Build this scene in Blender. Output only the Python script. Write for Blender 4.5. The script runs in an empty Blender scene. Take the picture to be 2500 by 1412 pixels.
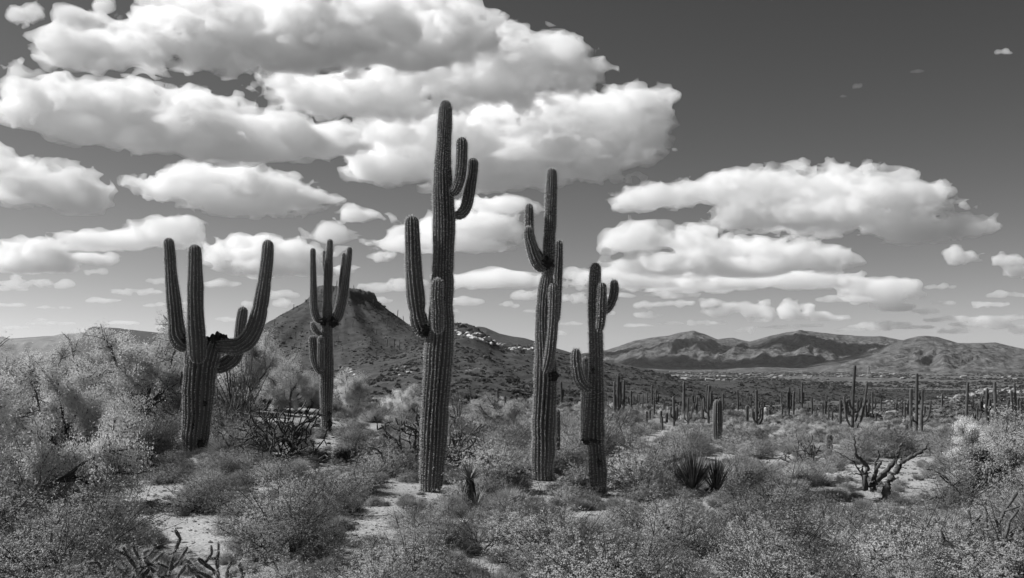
import bpy, bmesh, math, random
import numpy as np
from mathutils import Vector, Matrix

# ------------------------------------------------------------------ camera
F = 2400.0            # focal length in pixels of the 2500 px wide photograph
HY = 885.0            # eye-level line of the photograph
scene = bpy.context.scene
cam_d = bpy.data.cameras.new("camera")
cam = bpy.data.objects.new("camera", cam_d)
scene.collection.objects.link(cam)
cam.location = (0, 0, 0)
cam.rotation_euler = (math.radians(90), 0, 0)
cam_d.sensor_width = 36.0
cam_d.lens = F / 2500.0 * 36.0
cam_d.shift_y = (HY - 706.0) / 2500.0
cam_d.clip_start = 0.1
cam_d.clip_end = 200000.0
scene.camera = cam

# ------------------------------------------------------------------ sky and sun
SUN_EL, SUN_BACK = math.radians(42), math.radians(10)     # from the left, a little behind the cacti
sun_dir = Vector((-math.cos(SUN_EL) * math.cos(SUN_BACK), math.cos(SUN_EL) * math.sin(SUN_BACK), math.sin(SUN_EL)))
w = bpy.data.worlds.new("World"); scene.world = w; w.use_nodes = True
nt = w.node_tree; nt.nodes.clear()
sky = nt.nodes.new("ShaderNodeTexSky"); sky.sky_type = 'NISHITA'; sky.sun_disc = False
sky.sun_elevation = SUN_EL
sky.sun_rotation = math.atan2(sun_dir.x, sun_dir.y)
sky.altitude = 800; sky.air_density = 1.0; sky.dust_density = 0.6; sky.ozone_density = 1.0
sep = nt.nodes.new("ShaderNodeSeparateColor")             # black-and-white film behind a red filter
comb = nt.nodes.new("ShaderNodeCombineColor")
bg = nt.nodes.new("ShaderNodeBackground"); bg.inputs["Strength"].default_value = 0.025
wo = nt.nodes.new("ShaderNodeOutputWorld")
nt.links.new(sky.outputs[0], sep.inputs[0])
pw = nt.nodes.new("ShaderNodeMath"); pw.operation = 'POWER'; pw.inputs[1].default_value = 1.5   # contrast of the red-filtered film
nt.links.new(sep.outputs[0], pw.inputs[0])
for i in range(3):
    nt.links.new(pw.outputs[0], comb.inputs[i])
nt.links.new(comb.outputs[0], bg.inputs["Color"])
nt.links.new(bg.outputs[0], wo.inputs["Surface"])
sun_d = bpy.data.lights.new("sun", 'SUN'); sun_d.energy = 5.0; sun_d.angle = math.radians(0.55); sun_d.color = (1, 1, 1)
sun_o = bpy.data.objects.new("sun", sun_d); scene.collection.objects.link(sun_o)
sun_o.rotation_euler = sun_dir.to_track_quat('Z', 'Y').to_euler()
vs = scene.view_settings
vs.view_transform = 'Standard'; vs.look = 'None'; vs.gamma = 1.0; vs.exposure = 0.42; vs.use_curve_mapping = False
cy = scene.cycles
cy.use_denoising = True
cy.max_bounces = 28; cy.diffuse_bounces = 3; cy.glossy_bounces = 2; cy.transmission_bounces = 4
cy.volume_bounces = 26; cy.transparent_max_bounces = 64
cy.use_adaptive_sampling = False

COL = scene.collection
RNG = random.Random(7)

# ------------------------------------------------------------------ helpers
def link_mesh(name, verts, faces, mat=None, parent=None, smooth=False):
    me = bpy.data.meshes.new(name)
    if isinstance(faces, np.ndarray):
        v = np.asarray(verts, np.float32); n = len(v); m, k = faces.shape
        me.vertices.add(n); me.vertices.foreach_set("co", v.ravel())
        me.loops.add(m * k); me.loops.foreach_set("vertex_index", faces.astype(np.int32).ravel())
        me.polygons.add(m)
        me.polygons.foreach_set("loop_start", np.arange(0, m * k, k, dtype=np.int32))
        me.polygons.foreach_set("loop_total", np.full(m, k, np.int32))
        me.update(calc_edges=True)
    else:
        me.from_pydata(verts, [], faces)
    if smooth:
        me.polygons.foreach_set("use_smooth", np.ones(len(me.polygons), bool))
    if mat: me.materials.append(mat)
    o = bpy.data.objects.new(name, me)
    COL.objects.link(o)
    if parent: o.parent = parent
    return o

def tag(o, label=None, cat=None, group=None, kind=None):
    if label: o["label"] = label
    if cat: o["category"] = cat
    if group: o["group"] = group
    if kind: o["kind"] = kind
    return o

def empty(name, loc=(0, 0, 0), rz=0.0, s=1.0):
    o = bpy.data.objects.new(name, None)
    o.empty_display_size = 0.2
    o.location = loc; o.rotation_euler = (0, 0, rz); o.scale = (s, s, s)
    COL.objects.link(o)
    return o

def at(px, py, d):
    return Vector(((px - 1250.0) / F * d, d, (HY - py) / F * d))
# ------------------------------------------------------------------ materials (black-and-white photograph: every colour is a grey)
def g4(v): return (v, v, v, 1.0)

def mat_surface(name, lo, hi, scale=3.0, rough=0.8, bump=0.0, bscale=40.0, obj_var=0.0, stretch=None, detail=6.0, spec=0.3, coord="Object", contrast=(0.35, 0.65)):
    m = bpy.data.materials.new(name); m.use_nodes = True
    n = m.node_tree; b = n.nodes["Principled BSDF"]
    b.inputs["Roughness"].default_value = rough
    b.inputs["Specular IOR Level"].default_value = spec
    tc = n.nodes.new("ShaderNodeTexCoord"); mp = n.nodes.new("ShaderNodeMapping")
    if stretch: mp.inputs["Scale"].default_value = stretch
    n.links.new(tc.outputs[coord], mp.inputs[0])
    t = n.nodes.new("ShaderNodeTexNoise"); t.inputs["Scale"].default_value = scale; t.inputs["Detail"].default_value = detail
    n.links.new(mp.outputs[0], t.inputs["Vector"])
    r = n.nodes.new("ShaderNodeValToRGB")
    r.color_ramp.elements[0].position = contrast[0]; r.color_ramp.elements[0].color = g4(lo)
    r.color_ramp.elements[1].position = contrast[1]; r.color_ramp.elements[1].color = g4(hi)
    n.links.new(t.outputs["Fac"], r.inputs[0])
    col = r.outputs[0]
    if obj_var:
        oi = n.nodes.new("ShaderNodeObjectInfo"); mr = n.nodes.new("ShaderNodeMapRange")
        mr.inputs["To Min"].default_value = 1 - obj_var; mr.inputs["To Max"].default_value = 1 + obj_var
        n.links.new(oi.outputs["Random"], mr.inputs[0])
        mx = n.nodes.new("ShaderNodeVectorMath"); mx.operation = 'SCALE'
        n.links.new(col, mx.inputs[0]); n.links.new(mr.outputs[0], mx.inputs["Scale"])
        col = mx.outputs[0]
    n.links.new(col, b.inputs["Base Color"])
    if bump:
        t2 = n.nodes.new("ShaderNodeTexNoise"); t2.inputs["Scale"].default_value = bscale; t2.inputs["Detail"].default_value = 5
        n.links.new(mp.outputs[0], t2.inputs["Vector"])
        bp = n.nodes.new("ShaderNodeBump"); bp.inputs["Strength"].default_value = bump; bp.inputs["Distance"].default_value = 1.0 / bscale
        n.links.new(t2.outputs["Fac"], bp.inputs["Height"]); n.links.new(bp.outputs[0], b.inputs["Normal"])
    return m

def mat_leaf(name, lo, hi, trans=0.35, obj_var=0.25):
    m = bpy.data.materials.new(name); m.use_nodes = True
    n = m.node_tree; n.nodes.clear()
    out = n.nodes.new("ShaderNodeOutputMaterial")
    geo = n.nodes.new("ShaderNodeNewGeometry"); oi = n.nodes.new("ShaderNodeObjectInfo")
    mr = n.nodes.new("ShaderNodeMapRange"); mr.inputs["To Min"].default_value = lo; mr.inputs["To Max"].default_value = hi
    n.links.new(geo.outputs["Random Per Island"], mr.inputs[0])
    m2 = n.nodes.new("ShaderNodeMapRange"); m2.inputs["To Min"].default_value = 1 - obj_var; m2.inputs["To Max"].default_value = 1 + obj_var
    n.links.new(oi.outputs["Random"], m2.inputs[0])
    mu = n.nodes.new("ShaderNodeMath"); mu.operation = 'MULTIPLY'
    n.links.new(mr.outputs[0], mu.inputs[0]); n.links.new(m2.outputs[0], mu.inputs[1])
    cc = n.nodes.new("ShaderNodeCombineColor")
    for i in range(3): n.links.new(mu.outputs[0], cc.inputs[i])
    d = n.nodes.new("ShaderNodeBsdfDiffuse"); t = n.nodes.new("ShaderNodeBsdfTranslucent"); mx = n.nodes.new("ShaderNodeMixShader")
    mx.inputs[0].default_value = trans
    n.links.new(cc.outputs[0], d.inputs[0]); n.links.new(cc.outputs[0], t.inputs[0])
    n.links.new(d.outputs[0], mx.inputs[1]); n.links.new(t.outputs[0], mx.inputs[2])
    n.links.new(mx.outputs[0], out.inputs["Surface"])
    return m

M = {}
M['sand'] = None
M['saguaro'] = mat_surface("saguaro_skin", 0.075, 0.16, scale=2.2, rough=0.65, bump=0.35, bscale=60, stretch=(1, 1, 0.35), spec=0.25, contrast=(0.3, 0.7))
M['saguaro_far'] = mat_surface("saguaro_skin_far", 0.05, 0.10, scale=1.4, rough=0.75, obj_var=0.25, spec=0.2)
M['cork'] = mat_surface("dead_cork", 0.015, 0.05, scale=9, rough=0.9, bump=0.6, bscale=25)
M['spine'] = mat_leaf("pale_spines", 0.6, 0.9, trans=0.15, obj_var=0.0)
M['leaf'] = mat_leaf("bursage_leaf", 0.22, 0.42, trans=0.10)
M['leaf_pale'] = mat_leaf("pale_leaf", 0.52, 0.72, trans=0.32, obj_var=0.15)
M['leaf_dark'] = mat_leaf("dark_leaf", 0.15, 0.28, trans=0.06)
M['leaf_hill'] = mat_leaf("hill_scrub_leaf", 0.05, 0.16, trans=0.1, obj_var=0.5)
M['straw'] = mat_leaf("straw_stems", 0.16, 0.55, trans=0.15)
M['twig'] = mat_surface("twig_bark", 0.03, 0.09, scale=8, rough=0.9)
M['bark'] = mat_surface("tree_bark", 0.03, 0.09, scale=6, rough=0.9, bump=0.4, bscale=30)
M['dead'] = mat_surface("weathered_wood", 0.035, 0.13, scale=5, rough=0.85, bump=0.5, bscale=35, stretch=(1, 1, 0.4))
M['cholla'] = mat_surface("cholla_skin", 0.04, 0.13, scale=12, rough=0.8, bump=0.7, bscale=45)
M['yucca'] = mat_surface("yucca_leaf", 0.06, 0.14, scale=4, rough=0.5, spec=0.4, obj_var=0.3)
M['boulder'] = mat_surface("granite", 0.22, 0.46, scale=4.5, rough=0.9, bump=0.5, bscale=14)
M['cliff'] = mat_surface("pale_cliff_rock", 0.16, 0.42, scale=0.5, rough=0.95, bump=0.5, bscale=1.2)
M['white_rock'] = mat_surface("white_tuff", 0.42, 0.75, scale=0.4, rough=0.95, bump=0.4, bscale=1.0)
M['hill'] = mat_surface("dark_scree", 0.022, 0.062, scale=0.16, rough=0.95, bump=0.5, bscale=0.8, detail=10)
M['cap'] = mat_surface("basalt", 0.03, 0.075, scale=0.12, rough=0.95, bump=0.8, bscale=0.3)
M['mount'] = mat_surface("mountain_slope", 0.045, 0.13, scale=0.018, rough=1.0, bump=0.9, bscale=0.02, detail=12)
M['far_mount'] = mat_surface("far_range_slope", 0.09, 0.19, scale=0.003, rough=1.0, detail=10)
M['house'] = mat_surface("pale_stucco", 0.15, 0.45, scale=0.02, rough=0.9, coord="Generated")
M['steel'] = mat_surface("galvanised_steel", 0.25, 0.35, scale=2, rough=0.5)

def mat_ground():
    m = bpy.data.materials.new("desert_ground"); m.use_nodes = True
    n = m.node_tree; b = n.nodes["Principled BSDF"]; b.inputs["Roughness"].default_value = 0.95; b.inputs["Specular IOR Level"].default_value = 0.15
    tc = n.nodes.new("ShaderNodeTexCoord")
    def noise(s, det=6, rgh=0.55):
        t = n.nodes.new("ShaderNodeTexNoise"); t.inputs["Scale"].default_value = s; t.inputs["Detail"].default_value = det; t.inputs["Roughness"].default_value = rgh
        n.links.new(tc.outputs["Object"], t.inputs["Vector"]); return t.outputs["Fac"]
    def ramp(f, p0, c0, p1, c1):
        r = n.nodes.new("ShaderNodeValToRGB"); e = r.color_ramp.elements
        e[0].position = p0; e[0].color = g4(c0); e[1].position = p1; e[1].color = g4(c1)
        n.links.new(f, r.inputs[0]); return r.outputs[0]
    def mix(fac, a, c):
        x = n.nodes.new("ShaderNodeMix"); x.data_type = 'RGBA'
        if isinstance(fac, float): x.inputs[0].default_value = fac
        else: n.links.new(fac, x.inputs[0])
        n.links.new(a, x.inputs[6]); n.links.new(c, x.inputs[7]); return x.outputs[2]
    sand = ramp(noise(0.9, 8), 0.35, 0.24, 0.7, 0.44)
    grit = ramp(noise(28, 4, 0.7), 0.40, 0.07, 0.58, 0.48)
    near = mix(0.45, sand, grit)
    far = mix(0.5, ramp(noise(0.02, 12, 0.7), 0.42, 0.04, 0.62, 0.20), ramp(noise(0.004, 10, 0.7), 0.4, 0.05, 0.62, 0.17))
    att = n.nodes.new("ShaderNodeAttribute"); att.attribute_name = "open_soil"     # where the open granite sand gives way to scrubby valley soil
    col = mix(att.outputs["Fac"], near, far)
    n.links.new(col, b.inputs["Base Color"])
    bp = n.nodes.new("ShaderNodeBump"); bp.inputs["Strength"].default_value = 0.8; bp.inputs["Distance"].default_value = 0.02
    n.links.new(noise(22, 6, 0.7), bp.inputs["Height"]); n.links.new(bp.outputs[0], b.inputs["Normal"])
    return m
M['sand'] = mat_ground()
# ------------------------------------------------------------------ land
def _hash(ix, iy, seed):
    h = (ix.astype(np.int64) * 374761393 + iy.astype(np.int64) * 668265263 + seed * 974634777) & 0x7fffffff
    h = ((h ^ (h >> 13)) * 1274126177) & 0x7fffffff
    return ((h ^ (h >> 16)) & 0xffff) / 65535.0
def vnoise(x, y, seed=0):
    ix = np.floor(x); iy = np.floor(y); fx = x - ix; fy = y - iy
    fx = fx * fx * fx * (fx * (fx * 6 - 15) + 10); fy = fy * fy * fy * (fy * (fy * 6 - 15) + 10)
    a = _hash(ix, iy, seed); b = _hash(ix + 1, iy, seed); c = _hash(ix, iy + 1, seed); d = _hash(ix + 1, iy + 1, seed)
    return a + (b - a) * fx + (c - a) * fy + (a - b - c + d) * fx * fy
def fbm(x, y, seed=0, oct=5, gain=0.5):
    s = 0; a = 1; t = 0
    for k in range(oct):
        s = s + a * vnoise(x * 2 ** k + 17.3 * k, y * 2 ** k - 9.1 * k, seed + k); t += a; a *= gain
    return s / t
def ridged(x, y, seed=0, oct=4):
    s = 0; a = 1; t = 0
    for k in range(oct):
        s = s + a * (1 - np.abs(2 * vnoise(x * 2 ** k + 5.7 * k, y * 2 ** k + 3.3 * k, seed + k) - 1)); t += a; a *= 0.5
    return s / t

_Y = np.array([0, 12, 19, 26, 33, 45, 60, 90, 150, 250, 400, 700, 1000, 2000, 4000, 6000, 12000, 60000.0])
_ZL = np.array([-2.4, -2.4, -2.3, -2.0, -1.9, -1.9, -2.2, -3.5, -7, -11, -16, -22, -27, -36, -45, -50, -55, -60])
_ZC = np.array([-2.46, -2.46, -2.46, -2.45, -2.45, -3.0, -3.8, -5.2, -7.6, -11, -15, -22, -27, -36, -45, -50, -55, -60])
_ZR = np.array([-2.46, -2.46, -2.5, -2.72, -3.0, -3.75, -4.7, -6.7, -9.6, -13.3, -18, -24, -28, -36, -45, -50, -55, -60])
_FIX = []
def ground_z(x, y):
    x = np.asarray(x, float); y = np.maximum(np.asarray(y, float), 0.5)
    t = np.clip(x / np.maximum(y, 4), -0.45, 0.45)
    zl = np.interp(y, _Y, _ZL); zc = np.interp(y, _Y, _ZC); zr = np.interp(y, _Y, _ZR)
    a = np.clip((t + 0.1) / 0.2, 0, 1); a = a * a * (3 - 2 * a)
    l = np.clip(-(t + 0.0) / 0.3, 0, 1); r = np.clip((t - 0.0) / 0.3, 0, 1)
    l = l * l * (3 - 2 * l); r = r * r * (3 - 2 * r)
    z = zc * (1 - l - r) + zl * l + zr * r
    z = z + (fbm(x * 0.45, y * 0.45, 3, 4) - 0.5) * 0.22 + (fbm(x * 2.4, y * 2.4, 8, 3) - 0.5) * 0.05
    z = z + (fbm(x * 0.02, y * 0.02, 5, 4) - 0.5) * np.clip((y - 60) / 400, 0, 1) * 5
    for (fx, fy, fz, fr) in _FIX: z = z + fz * np.exp(-((x - fx) ** 2 + (y - fy) ** 2) / (fr * fr))
    return z
def gz(x, y): return float(ground_z(np.array([x]), np.array([y]))[0])
for (bx_, by_, dd_) in ((1053,1197,19.0),(476,1107,23.0),(798,1068,32.0),(1324,1174,20.7),(1460,1208,18.5),(1752,1082,35.0),(2026,1107,31.0)):
    q_ = at(bx_, by_, dd_); _FIX.append((q_.x, q_.y, q_.z - gz(q_.x, q_.y), 2.2))     # the ground meets each trunk's foot
_ys = np.geomspace(6, 3000, 900)
def hit(px, py, ymin=8.0):               # where the line of sight through a photograph point meets the land
    t = (px - 1250.0) / F
    z = (HY - py) / F * _ys; g = ground_z(t * _ys, _ys)
    k = np.nonzero((z < g) & (_ys > ymin))[0]
    k = k[0] if len(k) else len(_ys) - 1
    y = _ys[k]
    return Vector((t * y, y, gz(t * y, y)))
def pix(p): return 1250 + p[0] / p[1] * F, HY - p[2] / p[1] * F

def grid_mesh(name, T, Y, Z, mat, smooth=True):
    nt_, ny = Z.shape
    X = T[:, None] * Y[None, :]; YY = np.broadcast_to(Y[None, :], Z.shape)
    V = np.stack([X, YY, Z], -1).reshape(-1, 3)
    i = np.arange(nt_ - 1)[:, None] * ny + np.arange(ny - 1)[None, :]
    Q = np.stack([i, i + ny, i + ny + 1, i + 1], -1).reshape(-1, 4)
    return link_mesh(name, V, Q, mat, smooth=smooth)

T = np.linspace(-1.25, 1.25, 270); Y = np.concatenate([np.linspace(1.5, 12, 40)[:-1], np.geomspace(12, 60000, 230)])
Zg = ground_z(T[:, None] * Y[None, :], np.broadcast_to(Y[None, :], (270, len(Y))))
ground = grid_mesh("ground", T, Y, Zg, M['sand'])
a = ground.data.attributes.new("open_soil", 'FLOAT', 'POINT')
dist = np.broadcast_to(Y[None, :], Zg.shape)
a.data.foreach_set("value", np.clip((dist - 60) / 160, 0, 1).astype(np.float32).ravel())
tag(ground, "pale sandy desert ground running down to the valley plain", kind="structure")

def crest_fn(pts, yc):
    p = np.array(pts, float)
    return lambda t: np.interp(t, (p[:, 0] - 1250) / F, (HY - p[:, 1]) / F * yc)

# --- the mesa: a cone of scree round a capped summit, its left and right flanks as the skyline shows them
def blur(a_, k):
    w_ = np.exp(-0.5 * (np.arange(-3 * k, 3 * k + 1) / k) ** 2); w_ /= w_.sum()
    return np.convolve(np.pad(a_, 3 * k, mode='edge'), w_, 'valid')
YC = 900.0; MK = YC / F; XC = (845 - 1250) * MK
PL = np.array([(0,702),(50,701),(64,704),(68,716),(80,728),(95,744),(125,765),(165,790),(205,818),(245,848),(285,872),(345,895),(450,925),(600,960)], float)
PR = np.array([(0,702),(35,709),(60,716),(70,721),(76,736),(105,760),(155,795),(195,815),(235,830),(305,850),(405,874),(505,900),(620,930),(800,960)], float)
T = np.linspace(-0.42, 0.12, 300); Yh = np.concatenate([np.linspace(420, 840, 90), np.linspace(844, 930, 44), np.linspace(940, 1250, 24)])
TT = T[:, None]; YY = np.broadcast_to(Yh[None, :], (len(T), len(Yh)))
XX = TT * YY
dx = XX - XC; dy = (YY - YC) * 0.8
rr = np.sqrt(dx * dx + dy * dy) / MK
ang = np.arctan2(dy, dx)
wob = (fbm(np.cos(ang) * 4 + 9, np.sin(ang) * 4 + 9, 61, 4) - 0.5)
front = np.clip(-dy / (np.sqrt(dx * dx + dy * dy) + 1e-6), 0, 1)
rr = rr * (1 + 0.28 * wob * front) * (1 - 0.12 * front)
wgt = np.clip(0.5 + 0.7 * dx / (np.sqrt(dx * dx + dy * dy) + 1e-6), 0, 1)
Zm = (HY - (np.interp(rr, PL[:, 0], PL[:, 1]) * (1 - wgt) + np.interp(rr, PR[:, 0], PR[:, 1]) * wgt)) * MK
gul = ridged(ang * 3.2 + 0.8 * fbm(XX * 0.01, YY * 0.01, 2), rr * 0.004, 31, 4)
mid = np.clip((rr - 75) / 60, 0, 1)
Zm += (gul - 0.6) * 4 * mid * front ** 0.5 + (fbm(XX * 0.05, YY * 0.05, 12, 5) - 0.5) * 4 * np.clip(0.3 + mid, 0, 1)
cl = np.clip(1 - np.abs(rr - 66) / 14, 0, 1)
Zm += (ridged(ang * 14, rr * 0.02, 91, 3) - 0.6) * 7 * cl
mesa = grid_mesh("mesa_hill", T, Yh, Zm, M['hill'])
tag(mesa, "dark flat-topped mesa with a cliff cap behind the second saguaro", kind="structure")

# --- lower ridge in front of it, falling to the right
RIDGE = [(300,1000),(500,985),(620,955),(700,930),(800,905),(860,888),(920,872),(980,862),(1040,835),(1090,802),(1112,792),(1135,790),(1160,797),(1185,815),(1205,833),(1230,846),(1260,843),(1290,845),(1310,852),(1380,868),(1440,878),(1500,890),(1560,903),(1620,915),(1700,935),(1800,960),(1900,985)]
Y0, YC, YB = 150.0, 520.0, 760.0
T = np.linspace(-0.6, 0.3, 360); Yr = np.concatenate([np.linspace(Y0, 480, 90), np.linspace(484, 540, 26), np.linspace(550, YB, 16)])
TT = T[:, None]; YY = np.broadcast_to(Yr[None, :], (len(T), len(Yr)))
H0 = crest_fn(RIDGE, YC)(T); uu_ = np.clip((YY - Y0) / (YC - Y0), 0, 1)
def soft(h0, uu_, ks):
    l1, l2 = blur(h0, ks[0])[:, None], blur(h0, ks[1])[:, None]; h = h0[:, None]
    a_ = np.clip((uu_ - 0.6) / 0.36, 0, 1); b_ = np.clip((uu_ - 0.2) / 0.4, 0, 1)
    return h * a_ + (1 - a_) * (l1 * b_ + l2 * (1 - b_))
H = soft(H0, uu_, (16, 45))
base = np.interp(YY, [Y0, 250, YC, YB], [-11, -14, -24, -32]) - 3 * np.clip((TT - 0.05) / 0.15, 0, 1)
u = np.clip((YY - Y0) / (YC - Y0), 0, 1); v = np.clip((YY - YC) / (YB - YC), 0, 1)
prof = np.where(YY <= YC, u ** 1.25, 1 - v ** 0.9)
XX = TT * YY
Zr = base + (H - base) * prof
gul = ridged(XX * 0.016 + 1.2 * fbm(XX * 0.006, YY * 0.006, 9), YY * 0.007, 77, 4)
Zr += (gul - 0.62) * 6 * (4 * u * (1 - u)) + (fbm(XX * 0.07, YY * 0.07, 42, 5) - 0.5) * 2.6 * np.clip(u * 6, 0, 1)
ridge = grid_mesh("lower_ridge", T, Yr, Zr, M['hill'])
tag(ridge, "scrub-covered lower ridge below the mesa, falling away to the right", kind="structure")
def surf(Tg, Yg, Zg_):
    def f(x, y):
        t = x / y
        ti = np.clip((t - Tg[0]) / (Tg[-1] - Tg[0]) * (len(Tg) - 1), 0, len(Tg) - 1.001); i = np.floor(ti).astype(int); a_ = ti - i
        yi = np.clip(np.interp(y, Yg, np.arange(len(Yg))), 0, len(Yg) - 1.001); j = np.floor(yi).astype(int); b_ = yi - j
        z = Zg_[i, j] * (1 - a_) * (1 - b_) + Zg_[i + 1, j] * a_ * (1 - b_) + Zg_[i, j + 1] * (1 - a_) * b_ + Zg_[i + 1, j + 1] * a_ * b_
        ok = (t > Tg[0]) & (t < Tg[-1]) & (y > Yg[0]) & (y < Yg[-1])
        return np.where(ok, z, -999)
    return f
mesa_s = surf(np.linspace(-0.42, 0.12, 300), Yh, Zm); ridge_s = surf(T, Yr, Zr)
def land_z(x, y):
    x = np.asarray(x, float); y = np.asarray(y, float)
    z = np.maximum(np.maximum(ground_z(x, y), mesa_s(x, y)), ridge_s(x, y))
    return np.maximum(z, RS['scrubby_rise'](x, y)) if 'scrubby_rise' in RS else z
def hit_land(px, py, ymin=60.0, ymax=1200.0):
    ys = np.geomspace(ymin, ymax, 1600); t = (px - 1250.0) / F
    z = (HY - py) / F * ys; g = land_z(t * ys, ys)
    k = np.nonzero(z < g)[0]
    if not len(k): return None
    y = ys[k[0]]
    return Vector((t * y, y, float(g[k[0]])))

# --- mountain ranges
RS = {}
def range_mesh(name, crest, yc, y0, yb, zb, t0, t1, nt_, ny, mat, label, spur=0.3, wl=260.0, seed=1, pw=1.15):
    Tn = np.linspace(t0, t1, nt_); Yn = np.concatenate([np.linspace(y0, yc, ny), np.linspace(yc, yb, ny // 4)[1:]])
    T2 = Tn[:, None]; Y2 = np.broadcast_to(Yn[None, :], (nt_, len(Yn)))
    Hc = crest_fn(crest, yc)(Tn)
    uu = np.clip((Y2 - y0) / (yc - y0), 0, 1); vv = np.clip((Y2 - yc) / (yb - yc), 0, 1)
    X2 = T2 * yc
    Hc = soft(Hc, np.where(Y2 <= yc, uu, 1.0), (max(3, nt_ // 90), max(6, nt_ // 30)))
    hh = Hc - zb
    wx = (fbm(X2 / wl * 0.7, Y2 / wl * 0.5, seed + 3, 3) - 0.5) * 1.1
    rid = ridged(X2 / wl + wx, Y2 / (wl * 2.4) + wx * 0.4, seed, 5)
    fine = ridged(X2 / (wl * 0.24) + wx * 2, Y2 / (wl * 0.6), seed + 20, 3)
    sh = uu ** pw + (spur * (rid - 0.58) + 0.34 * spur * (fine - 0.6)) * 4 * uu * (1 - uu) * 1.1
    sh = np.where(Y2 <= yc, sh, 1 - vv ** 0.9)
    Z2 = zb + hh * sh + (fbm(X2 / 90, Y2 / 90, seed + 9, 5) - 0.5) * 0.17 * hh * np.clip(uu * 3, 0, 1) * (1 - 0.85 * uu)
    RS[name] = surf(Tn, Yn, Z2)
    o = grid_mesh(name, Tn, Yn, Z2, mat)
    return tag(o, label, kind="structure")
BACK = [(1200,880),(1330,866),(1400,866),(1480,855),(1500,849),(1550,832),(1590,824),(1630,820),(1650,815),(1690,808),(1720,815),(1750,828),(1790,825),(1830,835),(1880,820),(1920,812),(1960,808),(1990,811),(2060,818),(2120,822),(2150,821),(2195,829),(2260,836),(2330,838),(2370,838),(2400,838),(2430,836),(2480,848),(2500,852),(2600,862),(2800,875),(3200,885)]
FRONT = [(1300,905),(1480,896),(1560,893),(1640,897),(1760,899),(1850,888),(1900,893),(1960,897),(2000,888),(2080,868),(2150,850),(2200,832),(2240,821),(2265,820),(2290,823),(2340,838),(2400,852),(2450,858),(2500,866),(2600,872),(2800,885),(3200,895)]
range_mesh("mountain_range", BACK, 7400.0, 5200.0, 9000.0, -55.0, -0.03, 0.7, 440, 100, M['mount'], "long dark mountain range along the horizon on the right", spur=0.6, wl=480.0, seed=4, pw=1.0)
range_mesh("foothill_range", FRONT, 5400.0, 4100.0, 6400.0, -50.0, 0.0, 0.7, 360, 70, M['mount'], "rounded lighter foothill in front of the right end of the mountain range", spur=0.45, wl=320.0, seed=14, pw=1.3)
DARK = [(960,900),(1100,840),(1140,812),(1165,797),(1185,800),(1220,815),(1250,822),(1280,826),(1310,835),(1350,848),(1390,860),(1440,872),(1500,886),(1600,905)]
range_mesh("dark_hill", DARK, 2300.0, 1700.0, 2800.0, -40.0, -0.14, 0.16, 140, 40, M['hill'], "dark hump-backed hill peeking out right of the mesa ridge", spur=0.25, wl=90.0, seed=24)
LEFT = [(-400,860),(-100,840),(0,822),(25,827),(70,824),(130,820),(150,815),(180,816),(200,812),(260,820),(400,826),(600,835),(760,850)]
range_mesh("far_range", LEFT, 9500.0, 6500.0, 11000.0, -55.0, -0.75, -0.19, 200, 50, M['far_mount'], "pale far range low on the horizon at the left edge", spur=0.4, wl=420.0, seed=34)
LMESA = [(100,900),(160,866),(190,838),(205,815),(215,803),(228,798),(300,803),(330,806),(380,812),(440,815),(500,822),(560,840),(640,870)]
range_mesh("tilted_mesa", LMESA, 4200.0, 3300.0, 5000.0, -45.0, -0.5, -0.25, 160, 60, M['hill'], "dark tilted mesa on the horizon above the left trees", spur=0.2, wl=150.0, seed=44)
RISE = [(1380,965),(1500,955),(1600,945),(1680,936),(1760,929),(1840,925),(1900,927),(1980,936),(2060,946),(2150,955),(2250,962),(2400,968),(2700,975)]
range_mesh("scrubby_rise", RISE, 640.0, 300.0, 900.0, -26.0, 0.02, 0.62, 200, 50, M['hill'], "low dark scrubby rise in the valley behind the saguaro field", spur=0.12, wl=60.0, seed=54)
# ------------------------------------------------------------------ clouds (closed volumes of droplets, 5 to 30 km away)
def mat_cloud(name, dens):
    m = bpy.data.materials.new(name); m.use_nodes = True
    n = m.node_tree; n.nodes.clear()
    out = n.nodes.new("ShaderNodeOutputMaterial")
    v = n.nodes.new("ShaderNodeVolumeScatter")
    v.inputs["Color"].default_value = (0.999, 0.999, 0.999, 1)
    v.inputs["Density"].default_value = dens
    v.inputs["Anisotropy"].default_value = 0.1
    n.links.new(v.outputs[0], out.inputs["Volume"])
    return m

def _wmat(n, c):                       # cubic B-spline upsampling weights, n samples from c control values
    t = np.linspace(1, c - 2.001, n); i = np.floor(t).astype(int); u = t - i
    W = np.zeros((n, c), np.float32); r = np.arange(n)
    for k, b in enumerate(((1 - u) ** 3 / 6, (3 * u ** 3 - 6 * u ** 2 + 4) / 6, (-3 * u ** 3 + 3 * u ** 2 + 3 * u + 1) / 6, u ** 3 / 6)):
        np.add.at(W, (r, np.clip(i - 1 + k, 0, c - 1)), b.astype(np.float32))
    return W

def grid_noise(shape, ext, wl, rng):   # smooth random field over a box, wavelength wl in metres
    a = None
    cs = [max(5, int(e / l) + 4) for e, l in zip(ext, wl)]
    a = rng.standard_normal(cs).astype(np.float32)
    a = np.tensordot(_wmat(shape[0], cs[0]), a, (1, 0))
    a = np.tensordot(a, _wmat(shape[1], cs[1]), (1, 1)).transpose(0, 2, 1)
    a = np.tensordot(a, _wmat(shape[2], cs[2]), (2, 1))
    return a * 1.9

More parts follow.
